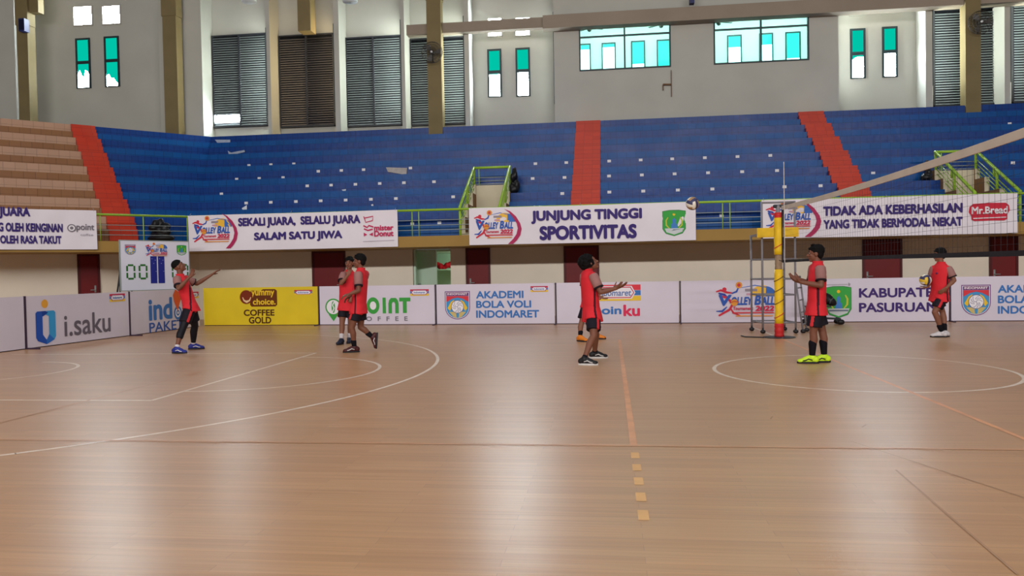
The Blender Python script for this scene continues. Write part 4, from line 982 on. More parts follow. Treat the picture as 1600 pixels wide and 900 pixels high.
# ================================================================== NET, POST, UMPIRE STAND
pad_y = mat('yellow_pad', (232, 190, 30), .5, .3, .1, 6); pad_r = mat('red_pad', (196, 40, 40), .5, .3); taped = mat('grey_brown_tape', (150, 128, 104), .7, .2, .2, 14); frame_g = mat('grey_stand_frame', (128, 126, 132), .45, .4, .06, 4)
net_w = mat('white_net_tape', (206, 194, 180), .7, .2, .06, 4); net_d = mat('dark_net_tape', (34, 32, 40), .7, .2); cord = mat('dark_net_cord', (58, 58, 64), .8, .1)
NX, NY0, NY1 = XC, 4.37, -5.1
def topz(y): return 2.47 - .100*(1-((y-NY1)/(NY0-NY1)-.5)**2*4)*.5 - .06*(NY0-y)/(NY0-NY1)
def botz(y): return 1.43 + .01*math.sin((NY0-y)*.5)
net = thing('volleyball_net', (NX, 0, 0), 'volleyball net with white top tape running from the padded post out of frame right', 'net')
N = 24; ys = [NY0+(NY1-NY0)*i/N for i in range(N+1)]
def band(zf, h, m, nm, t=.008):
    b = MB()
    for i in range(N):
        y0, y1 = ys[i], ys[i+1]
        b.raw([(NX-t, y0, zf(y0)-h), (NX+t, y0, zf(y0)-h), (NX+t, y1, zf(y1)-h), (NX-t, y1, zf(y1)-h), (NX-t, y0, zf(y0)), (NX+t, y0, zf(y0)), (NX+t, y1, zf(y1)), (NX-t, y1, zf(y1))],
              [(0,3,2,1),(4,5,6,7),(0,1,5,4),(1,2,6,5),(2,3,7,6),(3,0,4,7)], m)
    b.build(nm, net)
band(topz, .075, net_w, 'top_tape'); band(lambda y: botz(y)+.04, .045, net_d, 'bottom_tape')
b = MB(); y = NY0; k = 0
while y > NY1:
    b.tube([(NX, y, botz(y)), (NX, y, topz(y)-.05)], .0012, cord, 4); y -= .1
for j in range(1, 10): b.tube([(NX, yy, botz(yy)+(topz(yy)-.07-botz(yy))*j/10) for yy in ys], .0012, cord, 4)
props(b.build('net_mesh', net), kind='stuff')
b = MB(); b.tube([(NX, NY0, topz(NY0)-.03), (NX, 4.72, 2.47)], .006, net_w, 6); b.tube([(NX, NY0, 1.45), (NX, 4.66, 1.47)], .008, net_d, 6); b.tube([(NX, NY0, 1.43), (NX, NY0, topz(NY0)-.02)], .012, net_d, 6); b.build('tension_rope', net)
b = MB(); b.tube([(NX-.02, 4.09, 1.42), (NX-.02, 4.09, 3.24)], .006, mat('antenna_white', (224, 218, 214), .5, .3), 6)
for j in range(4): b.tube([(NX-.02, 4.09, 2.52+j*.2), (NX-.02, 4.09, 2.60+j*.2)], .0065, net_w, 6)
b.build('net_antenna', net)
# padded post
PX, PY = XC+.03, 4.86
post = thing('net_post', (PX, PY, 0), 'yellow padded net post with red ends at the left end of the net', 'post')
b = MB(); b.tube([(PX, PY, .012), (PX, PY, 2.52)], .04, frame_g, 14); b.build('steel_pole', post, True)
def pad(z0, z1, r, m, nm):
    b = MB(); n = 8; b.loft([(Vector((PX, PY, z0+(z1-z0)*i/n)), (r*(1+.05*math.sin(i*2.3)), 0, 0), (0, r*(1+.05*math.cos(i*1.7)), 0)) for i in range(n+1)], m, 18); return b.build(nm, post, True)
pad(.02, .27, .086, pad_r, 'red_pad_wrap'); pad(.27, 1.30, .080, pad_y, 'yellow_pad_wrap'); pad(1.30, 1.58, .066, taped, 'bare_taped_section'); pad(1.58, 2.28, .080, pad_y, 'yellow_pad_wrap'); pad(2.28, 2.38, .075, pad_r, 'red_pad_wrap')
for z0 in (.42, .68, .92, 1.12, 1.75):
    b = MB(); b.tube([(PX+.084*math.cos(t), PY+.084*math.sin(t), z0+.05*math.cos(t)) for t in [i*PI/10 for i in range(21)]], .008, pad_r if z0 in (.42, 1.75) else mat('dark_binding', (96, 70, 40), .7, .2), 6); b.build('binding_strap', post, True)
b = MB(); b.capsule((PX-.06, PY, 2.50), (PX+.06, PY, 2.50), .035, .035, dark_m); b.tube([(PX+.08, PY-.09, 2.45), (PX+.10, PY-.09, 1.5)], .012, net_d); b.build('pulley_head', post, True)
b = MB(); b.loft([(Vector((PX, PY, z)), (r, 0, 0), (0, r, 0)) for z, r in ((0, .3), (.012, .3), (.02, .2))], dark_m, 24); b.tube([(PX-.3, PY-.1, .012), (PX-.62, PY+.05, .012), (PX-.66, PY+.3, .012)], .012, dark_m); b.build('base_plate', post)
# umpire stand
us = thing('umpire_stand', (12.75, 6.1, 0), 'grey steel umpire stand on castors behind the net post', 'stand')
c = [Vector(p) for p in ((12.36, 5.72, 0), (12.26, 6.40, 0), (13.0, 5.72, 0), (12.93, 6.40, 0))]
tops = (2.66, 2.02, 2.66, 2.66)
tp = []
for i, p in enumerate(c):
    b = MB(); b.tube([p+Vector((0, 0, .12)), p+Vector((0, 0, tops[i]))], .021, frame_g, 8); b.build('stand_leg', us, True)
    b = MB(); b.capsule(p+Vector((-.012, .0, .042)), p+Vector((.012, 0, .042)), .04, .04, blk, 12); b.tube([p+Vector((0, 0, .06)), p+Vector((0, 0, .13))], .02, dark_m); b.build('castor', us, True)
for z in (.22, .78, 1.10, 1.5):
    b = MB(); 
    for i, j in ((0, 2), (1, 3), (0, 1), (2, 3)): b.tube([c[i]+Vector((0, 0, z)), c[j]+Vector((0, 0, z))], .018, frame_g, 6)
    b.build('cross_bar', us, True)
b = MB(); b.tube([c[0]+Vector((0, 0, 2.64)), c[2]+Vector((0, 0, 2.64))], .02, frame_g); b.tube([c[2]+Vector((0, 0, 2.64)), c[3]+Vector((0, 0, 2.64))], .02, frame_g); b.build('hand_rail', us, True)
b = MB(); b.box((12.26, 5.66, 1.98), (13.04, 6.44, 2.02), frame_g); b.build('platform', us)
b = MB(); b.box((12.25, 5.62, 1.94), (13.05, 5.665, 2.13), pad_y); b.box((12.27, 5.61, 1.96), (13.03, 5.62, 2.11), pad_y); b.build('yellow_pad_board', us)
lt0, lb0 = onY(1242.5, 433, 5.75), onY(1255, 519.5, 5.75); lt1, lb1 = onY(1250, 432, 6.1), onY(1260.5, 517, 6.1)
b = MB(); b.tube([lt0, lb0], .018, frame_g); b.tube([lt1, lb1], .018, frame_g); b.tube([lt0, lt1], .018, frame_g); b.tube([(13.0, 5.72, 1.1), lt0], .016, frame_g)
for t in (.2, .42, .64, .86): b.tube([lt0.lerp(lb0, t), lt1.lerp(lb1, t)], .015, frame_g)
b.build('step_ladder', us, True)
for p in (lb0, lb1):
    b = MB(); b.capsule((p.x-.012, p.y, .042), (p.x+.012, p.y, .042), .04, .04, blk, 12); b.build('castor', us, True)

# bag on its wheeled cart by the KABUPATEN board
P = onZ(1304, 507); cart = thing('luggage_cart', (P.x-.25, P.y, 0), 'low black wheeled cart by the green emblem board behind the standing player', 'cart')
b = MB()
for dx in (-.62, .10):
    for dy in (-.14, .14): b.capsule((P.x+dx-.02, P.y+dy, .065), (P.x+dx+.02, P.y+dy, .065), .06, .06, blk, 12)
b.build('cart_wheel', cart, True)
b = MB(); b.beam((P.x-.7, P.y-.15, .17), (P.x+.1, P.y-.15, .13), .03, .03, dark_m); b.beam((P.x-.7, P.y+.15, .17), (P.x+.1, P.y+.15, .13), .03, .03, dark_m)
for dx in (-.62, .08): b.beam((P.x+dx, P.y-.16, .14), (P.x+dx, P.y+.16, .14), .03, .03, dark_m); b.beam((P.x+dx, P.y-.14, .07), (P.x+dx, P.y-.14, .14), .02, .02, dark_m, (1,0,0)); b.beam((P.x+dx, P.y+.14, .07), (P.x+dx, P.y+.14, .14), .02, .02, dark_m, (1,0,0))
for dx in (-.62, -.25): b.beam((P.x+dx, P.y, .14), (P.x+dx, P.y, .42), .03, .03, dark_m, (1, 0, 0))
b.beam((P.x-.66, P.y, .42), (P.x-.1, P.y, .42), .26, .03, dark_m); b.build('cart_frame', cart)
bg = thing('sports_bag', (P.x-.2, P.y, .437), 'black sports bag on the cart behind the standing player', 'bag')
b = MB(); C0 = Vector((P.x-.22, P.y, .437))
b.ell(C0+Vector((-.06, 0, .155)), (.26, 0, -.03), (0, .12, 0), (.04, 0, .15), blk); b.ell(C0+Vector((.12, 0, .11)), (.15, 0, -.08), (0, .11, 0), (.03, 0, .10), blk); b.ell(C0+Vector((-.12, 0, .09)), (.22, 0, 0), (0, .12, 0), (0, 0, .085), blk)
remeshed(b, 'bag_body', .015, bg, 3, .6)
strap_m = mat('bag_strap_grey', (90, 90, 98), .6, .2)
b = MB(); b.tube([C0+Vector((-.2, -.04, .28)), C0+Vector((-.1, -.06, .36)), C0+Vector((.02, -.04, .29))], .010, strap_m, 8); b.build('carry_handle', bg, True)
b = MB(); b.tube([C0+Vector((.17, -.10, .17)), C0+Vector((.1, -.118, .12)), C0+Vector((.09, -.11, .04))], .009, strap_m, 8); b.build('bag_strap', bg, True)
# red cloth seen through the open doorway
b = MB(); P = onY(692, 410, YW+2.2)
rb = thing('cloth_bundle', (P.x, P.y, 1.46), 'red cloth bundle on the shelf seen through the open doorway', 'cloth'); redc = mat('red_cloth', (206, 36, 48), .8, .1, .15, 5)
for i in range(7): b.ell((P.x-.3+i*.11, P.y+.02*(i % 2), 1.55+.05*math.sin(i*1.7)), (.1, 0, 0), (0, .12, 0), (0, 0, .075+.02*(i % 3)), redc)
remeshed(b, 'cloth_folds', .02, rb, 3, .6)
shf = thing('wall_shelf', (P.x, P.y+.2, 1.4), 'pale green shelf on the corridor wall under the red cloth', 'shelf')
b = MB(); b.box((P.x-.6, P.y-.2, 1.41), (P.x+.7, YW+2.995, 1.45), mint); b.build('shelf_board', shf); b = MB()
for dx in (-.4, .5): b.beam((P.x+dx, YW+2.98, 1.2), (P.x+dx, P.y-.1, 1.4), .03, .03, mint)
b.build('shelf_bracket', shf)

# ================================================================== PLAYERS
skin = mat('brown_skin', (118, 74, 56), .55, .35, .06, 9); skin2 = mat('tan_skin', (130, 84, 64), .55, .35, .06, 9); lipm = mat('lip_brown', (110, 58, 50), .5, .3); eyew = mat('eye_white', (150, 138, 128), .3, .5); iris = mat('eye_dark', (22, 14, 12), .2, .5)
hairm = mat('black_hair', (13, 11, 12), .8, .15, .3, 30, 0, .3)
shirt_m = mat('coral_red_shirt', (214, 44, 54), .75, .2, .05, 5, 0, .15); stripe_m = mat('dark_side_stripe', (64, 18, 30), .7, .2); sleeve_m = mat('mauve_sleeve', (152, 110, 106), .75, .15, .08, 7); cuff_m = mat('dark_cuff', (34, 22, 30), .7, .2)
short_m = mat('black_shorts', (24, 20, 30), .7, .2, .2, 6); sred = mat('red_shorts_stripe', (200, 48, 54), .7, .2); legg_m = mat('black_legging', (20, 18, 26), .6, .25)
sock_b = mat('black_sock', (22, 20, 26), .8, .1); sock_w = mat('white_sock', (206, 200, 204), .8, .1)
sole_w = mat('white_sole', (206, 204, 202), .6, .2); sole_d = mat('dark_sole', (40, 38, 42), .6, .2)
def shoe_mat(n, c): return mat(n, c, .5, .35, .1, 14)
shoe_blue = shoe_mat('blue_shoe', (34, 44, 132)); shoe_dk = shoe_mat('dark_navy_shoe', (24, 28, 52)); shoe_bk = shoe_mat('black_shoe', (22, 20, 24)); shoe_or = shoe_mat('orange_shoe', (224, 128, 36)); shoe_ne = shoe_mat('neon_yellow_shoe', (196, 232, 40)); shoe_wh = shoe_mat('white_shoe', (206, 202, 204)); shoe_mr = shoe_mat('dark_red_shoe', (70, 22, 26))

def hand(mb, wrist, d, n, side, m, curl=.3, spread=.12, thumb_out=.75):
    """palm and five fingers: d finger direction, n palm normal, side = +1/-1 where the thumb leaves"""
    d = d.normalized(); n = (n - d*n.dot(d)).normalized(); w = d.cross(n)
    if side < 0: w = -w
    for o, l in ((.028, .084), (.010, .090), (-.009, .087), (-.026, .078)):
        mb.capsule(wrist + w*o*.55, wrist + w*o + d*l, .0165, .0135, m, 10)
    mb.ell(wrist + d*.045, d*.05, w*.038, n*.017, m, 12, 6)
    for o, l, base in ((.030, .068, .086), (.010, .076, .091), (-.010, .071, .088), (-.028, .056, .079)):
        p = wrist + w*o + d*base; a = 0; fd = d
        for fr, r0, r1 in ((.46, .0108, .0098), (.30, .0098, .0090), (.24, .0090, .0080)):
            a += curl; fd = (d*math.cos(a) + n*math.sin(a) + w*spread*(o/.03)).normalized(); q = p + fd*l*fr*1.15
            mb.capsule(p, q, r0, r1, m, 8); p = q
    p = wrist + d*.022 + w*.026
    for l, r0, r1, k in ((.044, .0165, .0125, 0), (.032, .0125, .0108, .25), (.027, .0108, .009, .5)):
        fd = (d*(.62+k) + w*thumb_out + n*(.25+k*.5)).normalized(); q = p + fd*l; mb.capsule(p, q, r0, r1, m, 8); p = q
def chain(mb, pts, m, n=14):
    for (p, r), (q, s) in zip(pts[:-1], pts[1:]): mb.capsule(p, q, r, s, m, n)

def person(lbl, feet, J, face, body, skin=skin, hair='short', shoes=(shoe_bk, sole_w, None), sock=(sock_b, .10), up=(0, 0, 1), hands=None, leggings=(), stripe=True, air=None, toes=((1, 0), (1, 0)), hem=.16, crest=False, shortlen=.62):
    """feet: ground pixels of the two ankles' soles (near, far); J: joints as photo pixels with a depth offset"""
    G = [onZ(*f) if f else None for f in feet]
    gs = [g for g in G if g is not None]; P0 = sum(gs, Vector((0, 0, 0)))/len(gs)
    hv = Vector((CAM.x-P0.x, CAM.y-P0.y, 0)).normalized(); rv = Vector((-hv.y, hv.x, 0)); rv = rv if rv.dot(RT) > 0 else -rv; aw = -hv
    def loc(v): return rv*v[0] + aw*v[1] + Vector((0, 0, v[2] if len(v) > 2 else 0))
    def jt(px, py, dep): return onP(px, py, P0 + aw*dep, hv)
    root = thing('person', P0, lbl, 'person', 'players in coral red shirts')
    fwd = loc(body).normalized()
    pel = jt(*J['pelvis']); nb = jt(*J['neck']); spine = (nb-pel); sd = fwd.cross(spine.normalized()).normalized()   # sd = the body's right
    hd = jt(*J['head'])
    sh = [jt(*J['sh0']), jt(*J['sh1'])]; el = [jt(*J['el0']), jt(*J['el1'])]; wr = [jt(*J['wr0']), jt(*J['wr1'])]
    near_sign = 1 if sd.dot(sh[0]-sh[1]) > 0 else -1
    hip = [pel + sd*near_sign*.085, pel - sd*near_sign*.085]
    ank, kn, toe = [], [], []
    for i in range(2):
        if G[i] is not None: A_ = G[i] + Vector((0, 0, .088))
        else: A_ = jt(*air[0])
        ank.append(A_)
        da = (A_-P0).dot(aw); dh = (hip[i]-P0).dot(aw); kp = J['kn%d' % i]
        kn.append(jt(kp[0], kp[1], (da+dh)/2 + (kp[2] if len(kp) > 2 else 0)))
        toe.append(loc(toes[i]).normalized())
    # ---- body, one continuous skin
    b = MB(); S = skin
    b.ell(pel, sd*.145, fwd*.1, spine.normalized()*.11, S); b.ell(pel+spine*.35, sd*.13, fwd*.09, spine*.3, S); b.ell(pel+spine*.70, sd*.155, fwd*.105, spine*.3, S)
    b.capsule(sh[0], sh[1], .055, .055, S); b.capsule(nb - spine.normalized()*.03, hd - (hd-nb)*.25, .056, .05, S)
    for i in range(2):
        ua = el[i]-sh[i]; fa = wr[i]-el[i]
        chain(b, [(sh[i], .055), (sh[i]+ua*.4, .047), (el[i], .038), (el[i]+fa*.3, .041), (el[i]+fa*.7, .031), (wr[i], .024)], S)
        th_ = kn[i]-hip[i]; sn = ank[i]-kn[i]
        bk = -(fwd - sn.normalized()*fwd.dot(sn.normalized())).normalized()
        chain(b, [(hip[i], .088), (hip[i]+th_*.4, .078), (hip[i]+th_*.85, .057), (kn[i], .052), (kn[i]+sn*.3+bk*.012, .054), (kn[i]+sn*.65+bk*.004, .041), (ank[i], .034), (ank[i]+toe[i]*.07-((sn*-1 if G[i] is None else Vector((0, 0, 1))).normalized())*.03, .026)], S)
        if hands and hands[i]:
            hp, nrm, side, curl = hands[i]; hand(b, wr[i], jt(*hp)-wr[i], loc(nrm), side, S, curl)
    f = loc(face).normalized(); u = loc(up) - f*loc(up).dot(f); u.normalize(); s = f.cross(u)
    H = lambda a, c, e: hd + f*a + s*c + u*e
    b.ell(H(-.008, 0, .026), f*.094, s*.074, u*.090, S); b.ell(H(.022, 0, -.036), f*.066, s*.060, u*.076, S); b.ell(H(.060, 0, -.092), f*.026, s*.030, u*.022, S)
    b.capsule(H(.082, 0, .012), H(.104, 0, -.022), .010, .016, S, 10); b.capsule(H(.092, -.015, -.028), H(.092, .015, -.028), .009, .009, S, 8)
    b.capsule(H(.074, -.036, .030), H(.074, .036, .030), .013, .013, S, 8)
    for k in (-1, 1):
        b.ell(H(-.006, k*.074, -.008), f*.022, s*.011, u*.033, S, 12, 6); b.ell(H(.060, k*.036, -.022), f*.024, s*.022, u*.02, S, 10, 6)
    b.capsule(H(.083, -.018, -.058), H(.083, .018, -.058), .0105, .0105, S, 8)
    remeshed(b, 'body', .0065, root, 3, .3)
    # ---- face details
    for k in (-1, 1):
        e = MB(); e.ell(H(.079, k*.031, .008), f*.009, s*.013, u*.0065, eyew, 12, 6); e.ell(H(.085, k*.031, .008), f*.006, s*.0085, u*.0075, iris, 10, 6); e.build('eye', root, True)
        e = MB(); e.capsule(H(.085, k*.016, .036), H(.078, k*.048, .036), .0065, .005, hairm, 8); e.build('eyebrow', root, True)
    e = MB(); e.capsule(H(.092, -.018, -.054), H(.092, .018, -.054), .006, .006, lipm, 8); e.capsule(H(.091, -.016, -.063), H(.091, .016, -.063), .007, .007, lipm, 8); e.build('lips', root, True)
    # ---- hair
    hm = MB(); rnd = random.Random(len(lbl)*7)
    if hair == 'fade':
        hm.ell(H(-.016, 0, .050), f*.096, s*.080, u*.076, hairm)
        for _ in range(46):
            t, z = rnd.uniform(0, 2*PI), rnd.uniform(.2, 1); r = math.sqrt(1-z*z)
            hm.ell(H(-.012+.088*r*math.cos(t), .07*r*math.sin(t), .055+.072*z), f*.016, s*.016, u*.016, hairm, 8, 5)
    elif hair == 'curly':
        hm.ell(H(-.042, 0, .044), f*.105, s*.100, u*.100, hairm)
        for _ in range(150):
            t, z = rnd.uniform(0, 2*PI), rnd.uniform(-.75, 1); r = math.sqrt(1-z*z); x = -.05+.118*r*math.cos(t)
            if x > .035 and z < .45: continue
            hm.ell(H(x, .108*r*math.sin(t), .040+.108*z), f*.022, s*.022, u*.022, hairm, 8, 5)
    else:
        hm.ell(H(-.024, 0, .044), f*.104, s*.083, u*.092, hairm); hm.ell(H(-.055, 0, -.005), f*.055, s*.074, u*.075, hairm)
        for _ in range(60):
            t, z = rnd.uniform(0, 2*PI), rnd.uniform(.1, 1); r = math.sqrt(1-z*z); p = H(-.020+.098*r*math.cos(t), .076*r*math.sin(t), .050+.086*z)
            hm.capsule(p, p + f*rnd.uniform(.0, .03) + u*.008 + s*rnd.uniform(-.012, .012), .012, .006, hairm, 6)
    remeshed(hm, 'hair', .009, root, 1, .5)
    # ---- shirt with side stripes, sleeves with cuffs
    sp = spine.normalized(); L = spine.length; m = MB(); dn = -sp
    ca = (sh[0]+sh[1])/2
    prof = [(-hem, .205, .158), (-.05, .196, .148), (.10, .170, .122), (.45*L, .176, .122), (.68*L, .188, .122), (.84*L, .182, .108), (.95*L, .125, .082), (1.02*L, .068, .064)]
    m.loft([(pel+sp*t, sd*w, fwd*dd) for t, w, dd in prof], shirt_m, 28)
    for i in range(2): m.capsule(pel+sp*.80*L + (sh[i]-pel-sp*.80*L)*.45, sh[i], .085, .066, shirt_m)
    for i in range(2):
        th_ = kn[i]-hip[i]; ax = th_.normalized(); x2 = (fwd - ax*fwd.dot(ax)).normalized(); x1 = ax.cross(x2)
        m.loft([(hip[i]-ax*.06, x1*.085, x2*.110), (hip[i], x1*.098, x2*.124), (hip[i]+ax*hem*.9, x1*.110, x2*.126)], shirt_m, 22)
    so = remeshed(m, 'shirt', .009, root, 4, 1)
    if stripe:
        me = so.data; me.materials.append(stripe_m); o0 = worldloc(so)
        for p in me.polygons:
            c = p.center + o0 - pel; t = c.dot(sp); a = c.dot(fwd); w = c.dot(sd)
            if t < .74*L and abs(a+.005) < .016 and abs(w) > .1: p.material_index = 1
    for i in range(2):
        ua = el[i]-sh[i]; ax = ua.normalized(); x1 = ax.cross(fwd if abs(ax.dot(fwd)) < .9 else sp).normalized(); x2 = ax.cross(x1)
        sm = MB(); sm.loft([(sh[i]-ax*.045, x1*.045, x2*.045), (sh[i]-ax*.02, x1*.068, x2*.068), (sh[i]+ax*.05, x1*.077, x2*.074), (sh[i]+ua*.45, x1*.074, x2*.070), (sh[i]+ua*.72, x1*.076, x2*.072)], sleeve_m, 22)
        so = sm.build('sleeve', root, True)
        cm = MB(); cm.loft([(sh[i]+ua*.66, x1*.079, x2*.075), (sh[i]+ua*.74, x1*.079, x2*.075)], cuff_m, 22); cm.build('cuff', so, True)
    cm = MB(); nr = [nb + sp*.012 + (sd*math.cos(t)+fwd*math.sin(t))*.063 for t in [i*PI/10 for i in range(21)]]; cm.tube(nr, .013, shirt_m, 8); cm.build('collar', root, True)
    if crest:
        P1 = pel+sp*.70*L + fwd*.126 + sd*near_sign*.04; cm = MB(); cm.ell(P1, sd*.028, fwd*.006, sp*.018, mat('crest_blue', (92, 52, 96), .7, .2), 14, 6); cm.build('chest_crest', root, True)
    # ---- shorts with a red stripe down each leg
    m = MB(); m.ell(pel-sp*.03, sd*.162, fwd*.118, sp*.12, short_m)
    axes = []
    for i in range(2):
        th_ = kn[i]-hip[i]; ax = th_.normalized(); o_ = sd*near_sign*(1 if i == 0 else -1); x2 = (fwd - ax*fwd.dot(ax)).normalized(); x1 = ax.cross(x2)
        m.loft([(hip[i]-ax*.0, x1*.080, x2*.100), (hip[i]+th_*.3, x1*.092, x2*.108), (hip[i]+th_*shortlen, x1*.096, x2*.106), (hip[i]+th_*(shortlen+.14), x1*.098, x2*.108)], short_m, 24)
        axes.append((hip[i], ax, o_, x2))
    so = remeshed(m, 'shorts', .009, root, 3, 1); me = so.data; me.materials.append(sred); o0 = worldloc(so)
    for p in me.polygons:
        c = p.center + o0; k = 0 if (c-hip[0]).length < (c-hip[1]).length else 1
        h_, ax, o_, x2 = axes[k]; v = c - h_ - ax*(c-h_).dot(ax)
        if v.dot(o_) > .03 and abs(v.dot(x2)-.045) < .02: p.material_index = 1
    for i in leggings:
        m = MB(); th_ = kn[i]-hip[i]; sn = ank[i]-kn[i]
        chain(m, [(hip[i]+th_*.6, .082), (kn[i], .064), (kn[i]+sn*.32-fwd*.012, .067), (kn[i]+sn*.42-fwd*.008, .064)] + ([(ank[i]-sn*.12, .043)] if i == leggings[-1] and len(leggings) > 1 or hair == 'fade' and i == 1 else []), legg_m)
        remeshed(m, 'legging', .01, root, 2, .6)
    # ---- socks and shoes
    up_m, sole_m, mark = shoes
    for i in range(2):
        sn = (kn[i]-ank[i]).normalized(); sx, sl = sock
        m = MB(); chain(m, [(ank[i]+sn*.01, .037), (ank[i]+sn*.03, .041), (ank[i]+sn*sl, .042+.075*sl)], sx); remeshed(m, 'sock', .009, root, 1, .6)
        d = toe[i]; uu = sn if G[i] is None else Vector((0, 0, 1)); uu = (uu - d*uu.dot(d)).normalized(); w = d.cross(uu)
        base = ank[i] - uu*.086
        um = up_m
        m = MB()
        m.ell(base - d*.035 + uu*.055, d*.058, w*.042, uu*.050, um); m.capsule(base - d*.0 + uu*.085, base + d*.0 + uu*.075, .050, .050, um); m.ell(base + d*.06 + uu*.045, d*.09, w*.044, uu*.047, um); m.ell(base + d*.135 + uu*.034, d*.065, w*.046, uu*.034, um)
        m.capsule(base + d*.03 + uu*.085, base + d*.10 + uu*.058, .034, .03, um)
        so = remeshed(m, 'shoe', .009, root, 2, .6)
        m = MB(); pts = []
        for j in range(28):
            t = 2*PI*j/28; x = math.cos(t); y = math.sin(t); pts.append(base + d*(.055+.146*x) + w*(y*(.046 - .008*math.cos(t*2)*.5 + (.004 if x > 0 else -.004))))
        n_ = len(pts); vs = [p + uu*.0 for p in pts] + [p + uu*.026 for p in pts]
        m.raw(vs, [tuple(range(n_))[::-1], tuple(range(n_, 2*n_))] + [(j, (j+1) % n_, n_+(j+1) % n_, n_+j) for j in range(n_)], sole_m); m.build('sole', so)
        if mark:
            m = MB()
            for k in (-1, 1):
                m.tube([base + d*.0 + w*k*.044 + uu*.05, base + d*.05 + w*k*.049 + uu*.066, base + d*.09 + w*k*.0485 + uu*.045, base + d*.125 + w*k*.047 + uu*.038], .008, mark, 6)
            m.build('shoe_stripe', so, True)
    return root

E2 = (1, 0, .0)
person('player at far left leaning back with both arms raised, blue shoes', [(276, 552.5), (302, 546)],
       dict(pelvis=(297.5, 478, 0), neck=(281.5, 430, 0), head=(279.5, 416.5, 0), sh0=(276.5, 436, -.15), sh1=(290.5, 435.5, .15), el0=(279, 451, -.30), el1=(307.5, 443.5, .22), wr0=(296.5, 432.5, -.34), wr1=(331, 429, .2), kn0=(286, 512), kn1=(304.5, 509)),
       (.80, -.12, .52), (1, .05, 0), skin=skin, hair='fade', shoes=(shoe_blue, sole_d, sole_w), sock=(sock_w, .045), up=(-.55, 0, .85), leggings=(0, 1), toes=((.85, -.5), (1, -.1)),
       hands=((( 300.5, 426, -.34), (.2, -.4, 1), 1, .35), ((340, 422.5, .2), (.3, -.2, -1), 1, .12)), hem=.10)
person('player walking left in front of another, left of the centre, dark red shoes', [(554, 550.5), None],
       dict(pelvis=(560.5, 482, 0), neck=(564, 420.5, 0), head=(561.5, 408.5, 0), sh0=(559.5, 428.5, -.18), sh1=(571, 428, .16), el0=(560.5, 454, -.26), el1=(562, 453, .2), wr0=(546.5, 459.5, -.28), wr1=(548, 462, .1), kn0=(549.5, 512, -.02), kn1=(563.5, 511.5, .02)),
       (-1, .1, .0), (-.93, .36, 0), skin=skin, shoes=(shoe_mr, sole_d, sole_w), sock=(sock_b, .11), air=((582.5, 527, .10),), toes=((-1, -.05), (-.08, .1, -1)),
       hands=(((541, 461, -.28), (0, .3, -1), 1, .35), ((543, 465, .1), (0, -.3, -1), -1, .35)), hem=.09, shortlen=.46)
person('player holding a hand to the mouth, half hidden behind the walking player', [(533.5, 538), (546, 536)],
       dict(pelvis=(543, 478, 0), neck=(545.5, 423.5, 0), head=(546, 411.5, -.02), sh0=(536.5, 429.5, -.05), sh1=(556.5, 429.5, .03), el0=(533, 443, -.22), el1=(558, 452, .0), wr0=(544, 429.5, -.26), wr1=(553, 463, -.12), kn0=(534.5, 506), kn1=(547.5, 506)),
       (-.35, -1, -.02), (-.3, -1, 0), skin=skin2, shoes=(shoe_dk, sole_d, None), sock=(sock_w, .09), toes=((-.45, -1), (-.1, -1)),
       hands=(((547.2, 421, -.2), (.2, .9, .3), 1, .4), ((550, 467, -.16), (.0, .6, 0), -1, .4)), hem=.09, shortlen=.5)
person('player with curly black hair looking up, one forearm out, black shoes', [(913, 570.5), (929.5, 560)],
       dict(pelvis=(924.5, 489, 0), neck=(918.5, 422.5, 0), head=(923, 411, 0), sh0=(927.5, 432, -.17), sh1=(914.5, 429, .15), el0=(938.5, 456.5, -.22), el1=(934, 456, .2), wr0=(963.5, 450.5, -.18), wr1=(958, 451.5, .12), kn0=(927.5, 525.5), kn1=(931.5, 523)),
       (.88, .10, .42), (.95, .30, 0), skin=skin, hair='curly', shoes=(shoe_bk, sole_w, sole_w), sock=(sock_b, .03), up=(-.42, 0, .9), toes=((1, -.12), (1, .1)),
       hands=(((974, 446, -.18), (-.2, .4, 1), 1, .12), ((968, 446, .12), (-.2, -.4, 1), -1, .15)), hem=.13, shortlen=.60)
person('player in orange shoes standing behind the curly-haired player, mostly hidden', [(906.5, 533.5), (931, 530)],
       dict(pelvis=(919, 478, 0), neck=(917.5, 424, 0), head=(921, 412.5, 0), sh0=(911.5, 431, -.12), sh1=(926, 430, .14), el0=(912, 452, -.14), el1=(931, 452, .14), wr0=(926, 464, -.2), wr1=(937, 463, .1), kn0=(908.5, 505), kn1=(930, 503)),
       (1, .0, .03), (.9, -.3, 0), skin=skin2, shoes=(shoe_or, sole_d, None), sock=(sock_b, .09), toes=((.75, -.7), (1, -.1)),
       hands=(((932, 467, -.2), (0, .3, 1), 1, .3), ((943, 466, .1), (0, -.3, 1), -1, .3)), hem=.06)
person('player in neon yellow shoes standing in profile by the net post', [(1269, 568), (1288, 566.5)],
       dict(pelvis=(1275.5, 482, 0), neck=(1277.5, 410.5, 0), head=(1274, 396.5, 0), sh0=(1282, 420, -.17), sh1=(1271, 419, .16), el0=(1283, 446, -.24), el1=(1268, 444, .22), wr0=(1251, 441, -.22), wr1=(1250, 436.5, .16), kn0=(1270.5, 519), kn1=(1285, 518)),
       (-1, -.06, -.02), (-1, -.1, 0), skin=skin, shoes=(shoe_ne, sole_d, shoe_bk), sock=(sock_b, .20), toes=((-1, -.1), (-.9, -.3)),
       hands=(((1240, 437.5, -.2), (.1, .5, .9), -1, .25), ((1239.5, 433.5, .16), (.1, -.5, .9), 1, .25)), hem=.09)
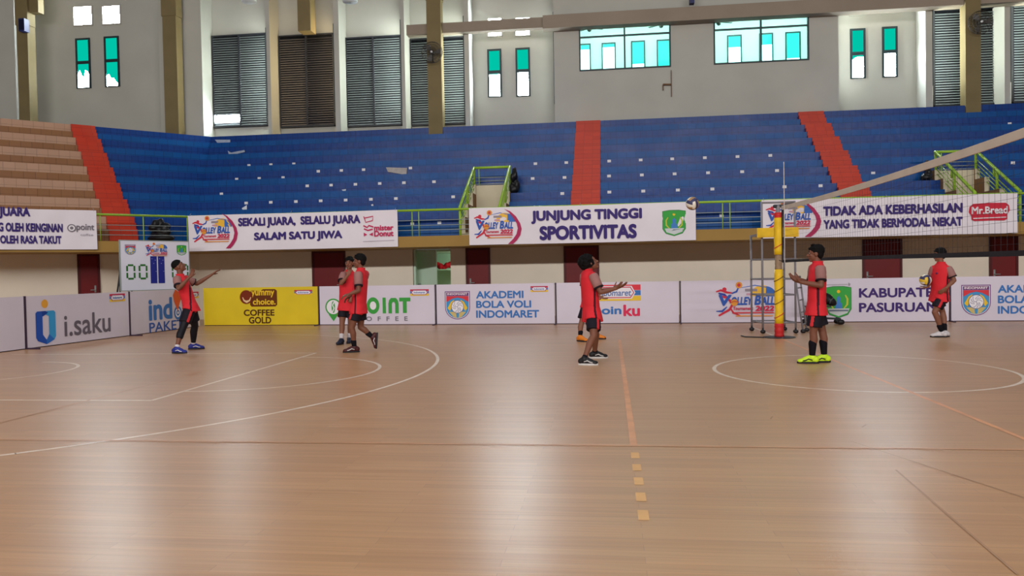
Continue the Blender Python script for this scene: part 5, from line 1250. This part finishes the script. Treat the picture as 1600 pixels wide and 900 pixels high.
person('player at far right carrying a volleyball at the hip, white shoes', [(1472, 527), (1476.5, 526.5)],
       dict(pelvis=(1467.5, 463, 0), neck=(1470.5, 411, 0), head=(1468, 398.5, 0), sh0=(1482, 420.5, -.08), sh1=(1459, 420, .06), el0=(1491, 438, -.1), el1=(1454, 437, .10), wr0=(1478.5, 450, -.2), wr1=(1450.5, 448, -.06), kn0=(1460.5, 487.5, -.08), kn1=(1472.5, 487.5, .06)),
       (-.92, -.34, -.04), (-.72, -.70, 0), skin=skin2, shoes=(shoe_wh, sole_d, None), sock=(sock_b, .13), toes=((-1, -.25), (-.8, -.45)),
       hands=(((1472, 455, -.2), (-.4, .6, 0), 1, .3), ((1445.5, 449.5, -.10), (.05, 0, 1), 1, .2)), hem=.09, crest=True, shortlen=.58)

# ------------------------------------------------------------------ volleyballs
vw = mat('ball_white', (226, 220, 206), .5, .3); vy = mat('ball_yellow', (226, 190, 60), .5, .3); vb = mat('ball_navy', (60, 60, 96), .5, .3); vt = mat('ball_tan', (166, 132, 92), .5, .3)
def volleyball(C, lbl, rot, cols, R=.105):
    root = thing('volleyball', C - Vector((0, 0, R)), lbl, 'ball', 'volleyballs'); M = Matrix.Rotation(rot[0], 3, 'X') @ Matrix.Rotation(rot[1], 3, 'Z')
    b = MB(); n = 18
    for ax in range(3):
        for sg in (-1, 1):
            for i in range(n):
                for j in range(n):
                    q = []
                    for (a, c) in ((i, j), (i+1, j), (i+1, j+1), (i, j+1)):
                        u = math.tan((a/n*2-1)*PI/4); v = math.tan((c/n*2-1)*PI/4)
                        p = [0, 0, 0]; p[ax] = sg; p[(ax+1) % 3] = u*sg; p[(ax+2) % 3] = v; p = Vector(p).normalized()
                        e = .985 if (c % 6 == 0 or a in (0, n)) else 1.0
                        q.append(C + M @ p*R*e)
                    b.face(q, cols[(j//6 + ax) % len(cols)])
    bm = b.build('ball_skin', root, True)
    me = bm.data; k = bmesh.new(); k.from_mesh(me); bmesh.ops.remove_doubles(k, verts=k.verts, dist=1e-4); k.to_mesh(me); k.free()
    v = MB(); v.ell(C + M @ Vector((0, 0, R*.985)), (.007, 0, 0), (0, .007, 0), (0, 0, .003), vb, 10, 5); v.build('ball_valve', root, True)
    return root
volleyball(onY(1082, 318, 2.2), 'volleyball in mid air before the top of the third banner', (.5, .7), (vt, vw, vb))
gf = (onZ(1472, 527)+onZ(1476.5, 526.5))/2; hv = Vector((CAM.x-gf.x, CAM.y-gf.y, 0)).normalized()
volleyball(onP(1446, 437.5, gf + hv*.13, hv), 'white and yellow volleyball held by the player at far right', (.2, .3), (vw, vy, vb))
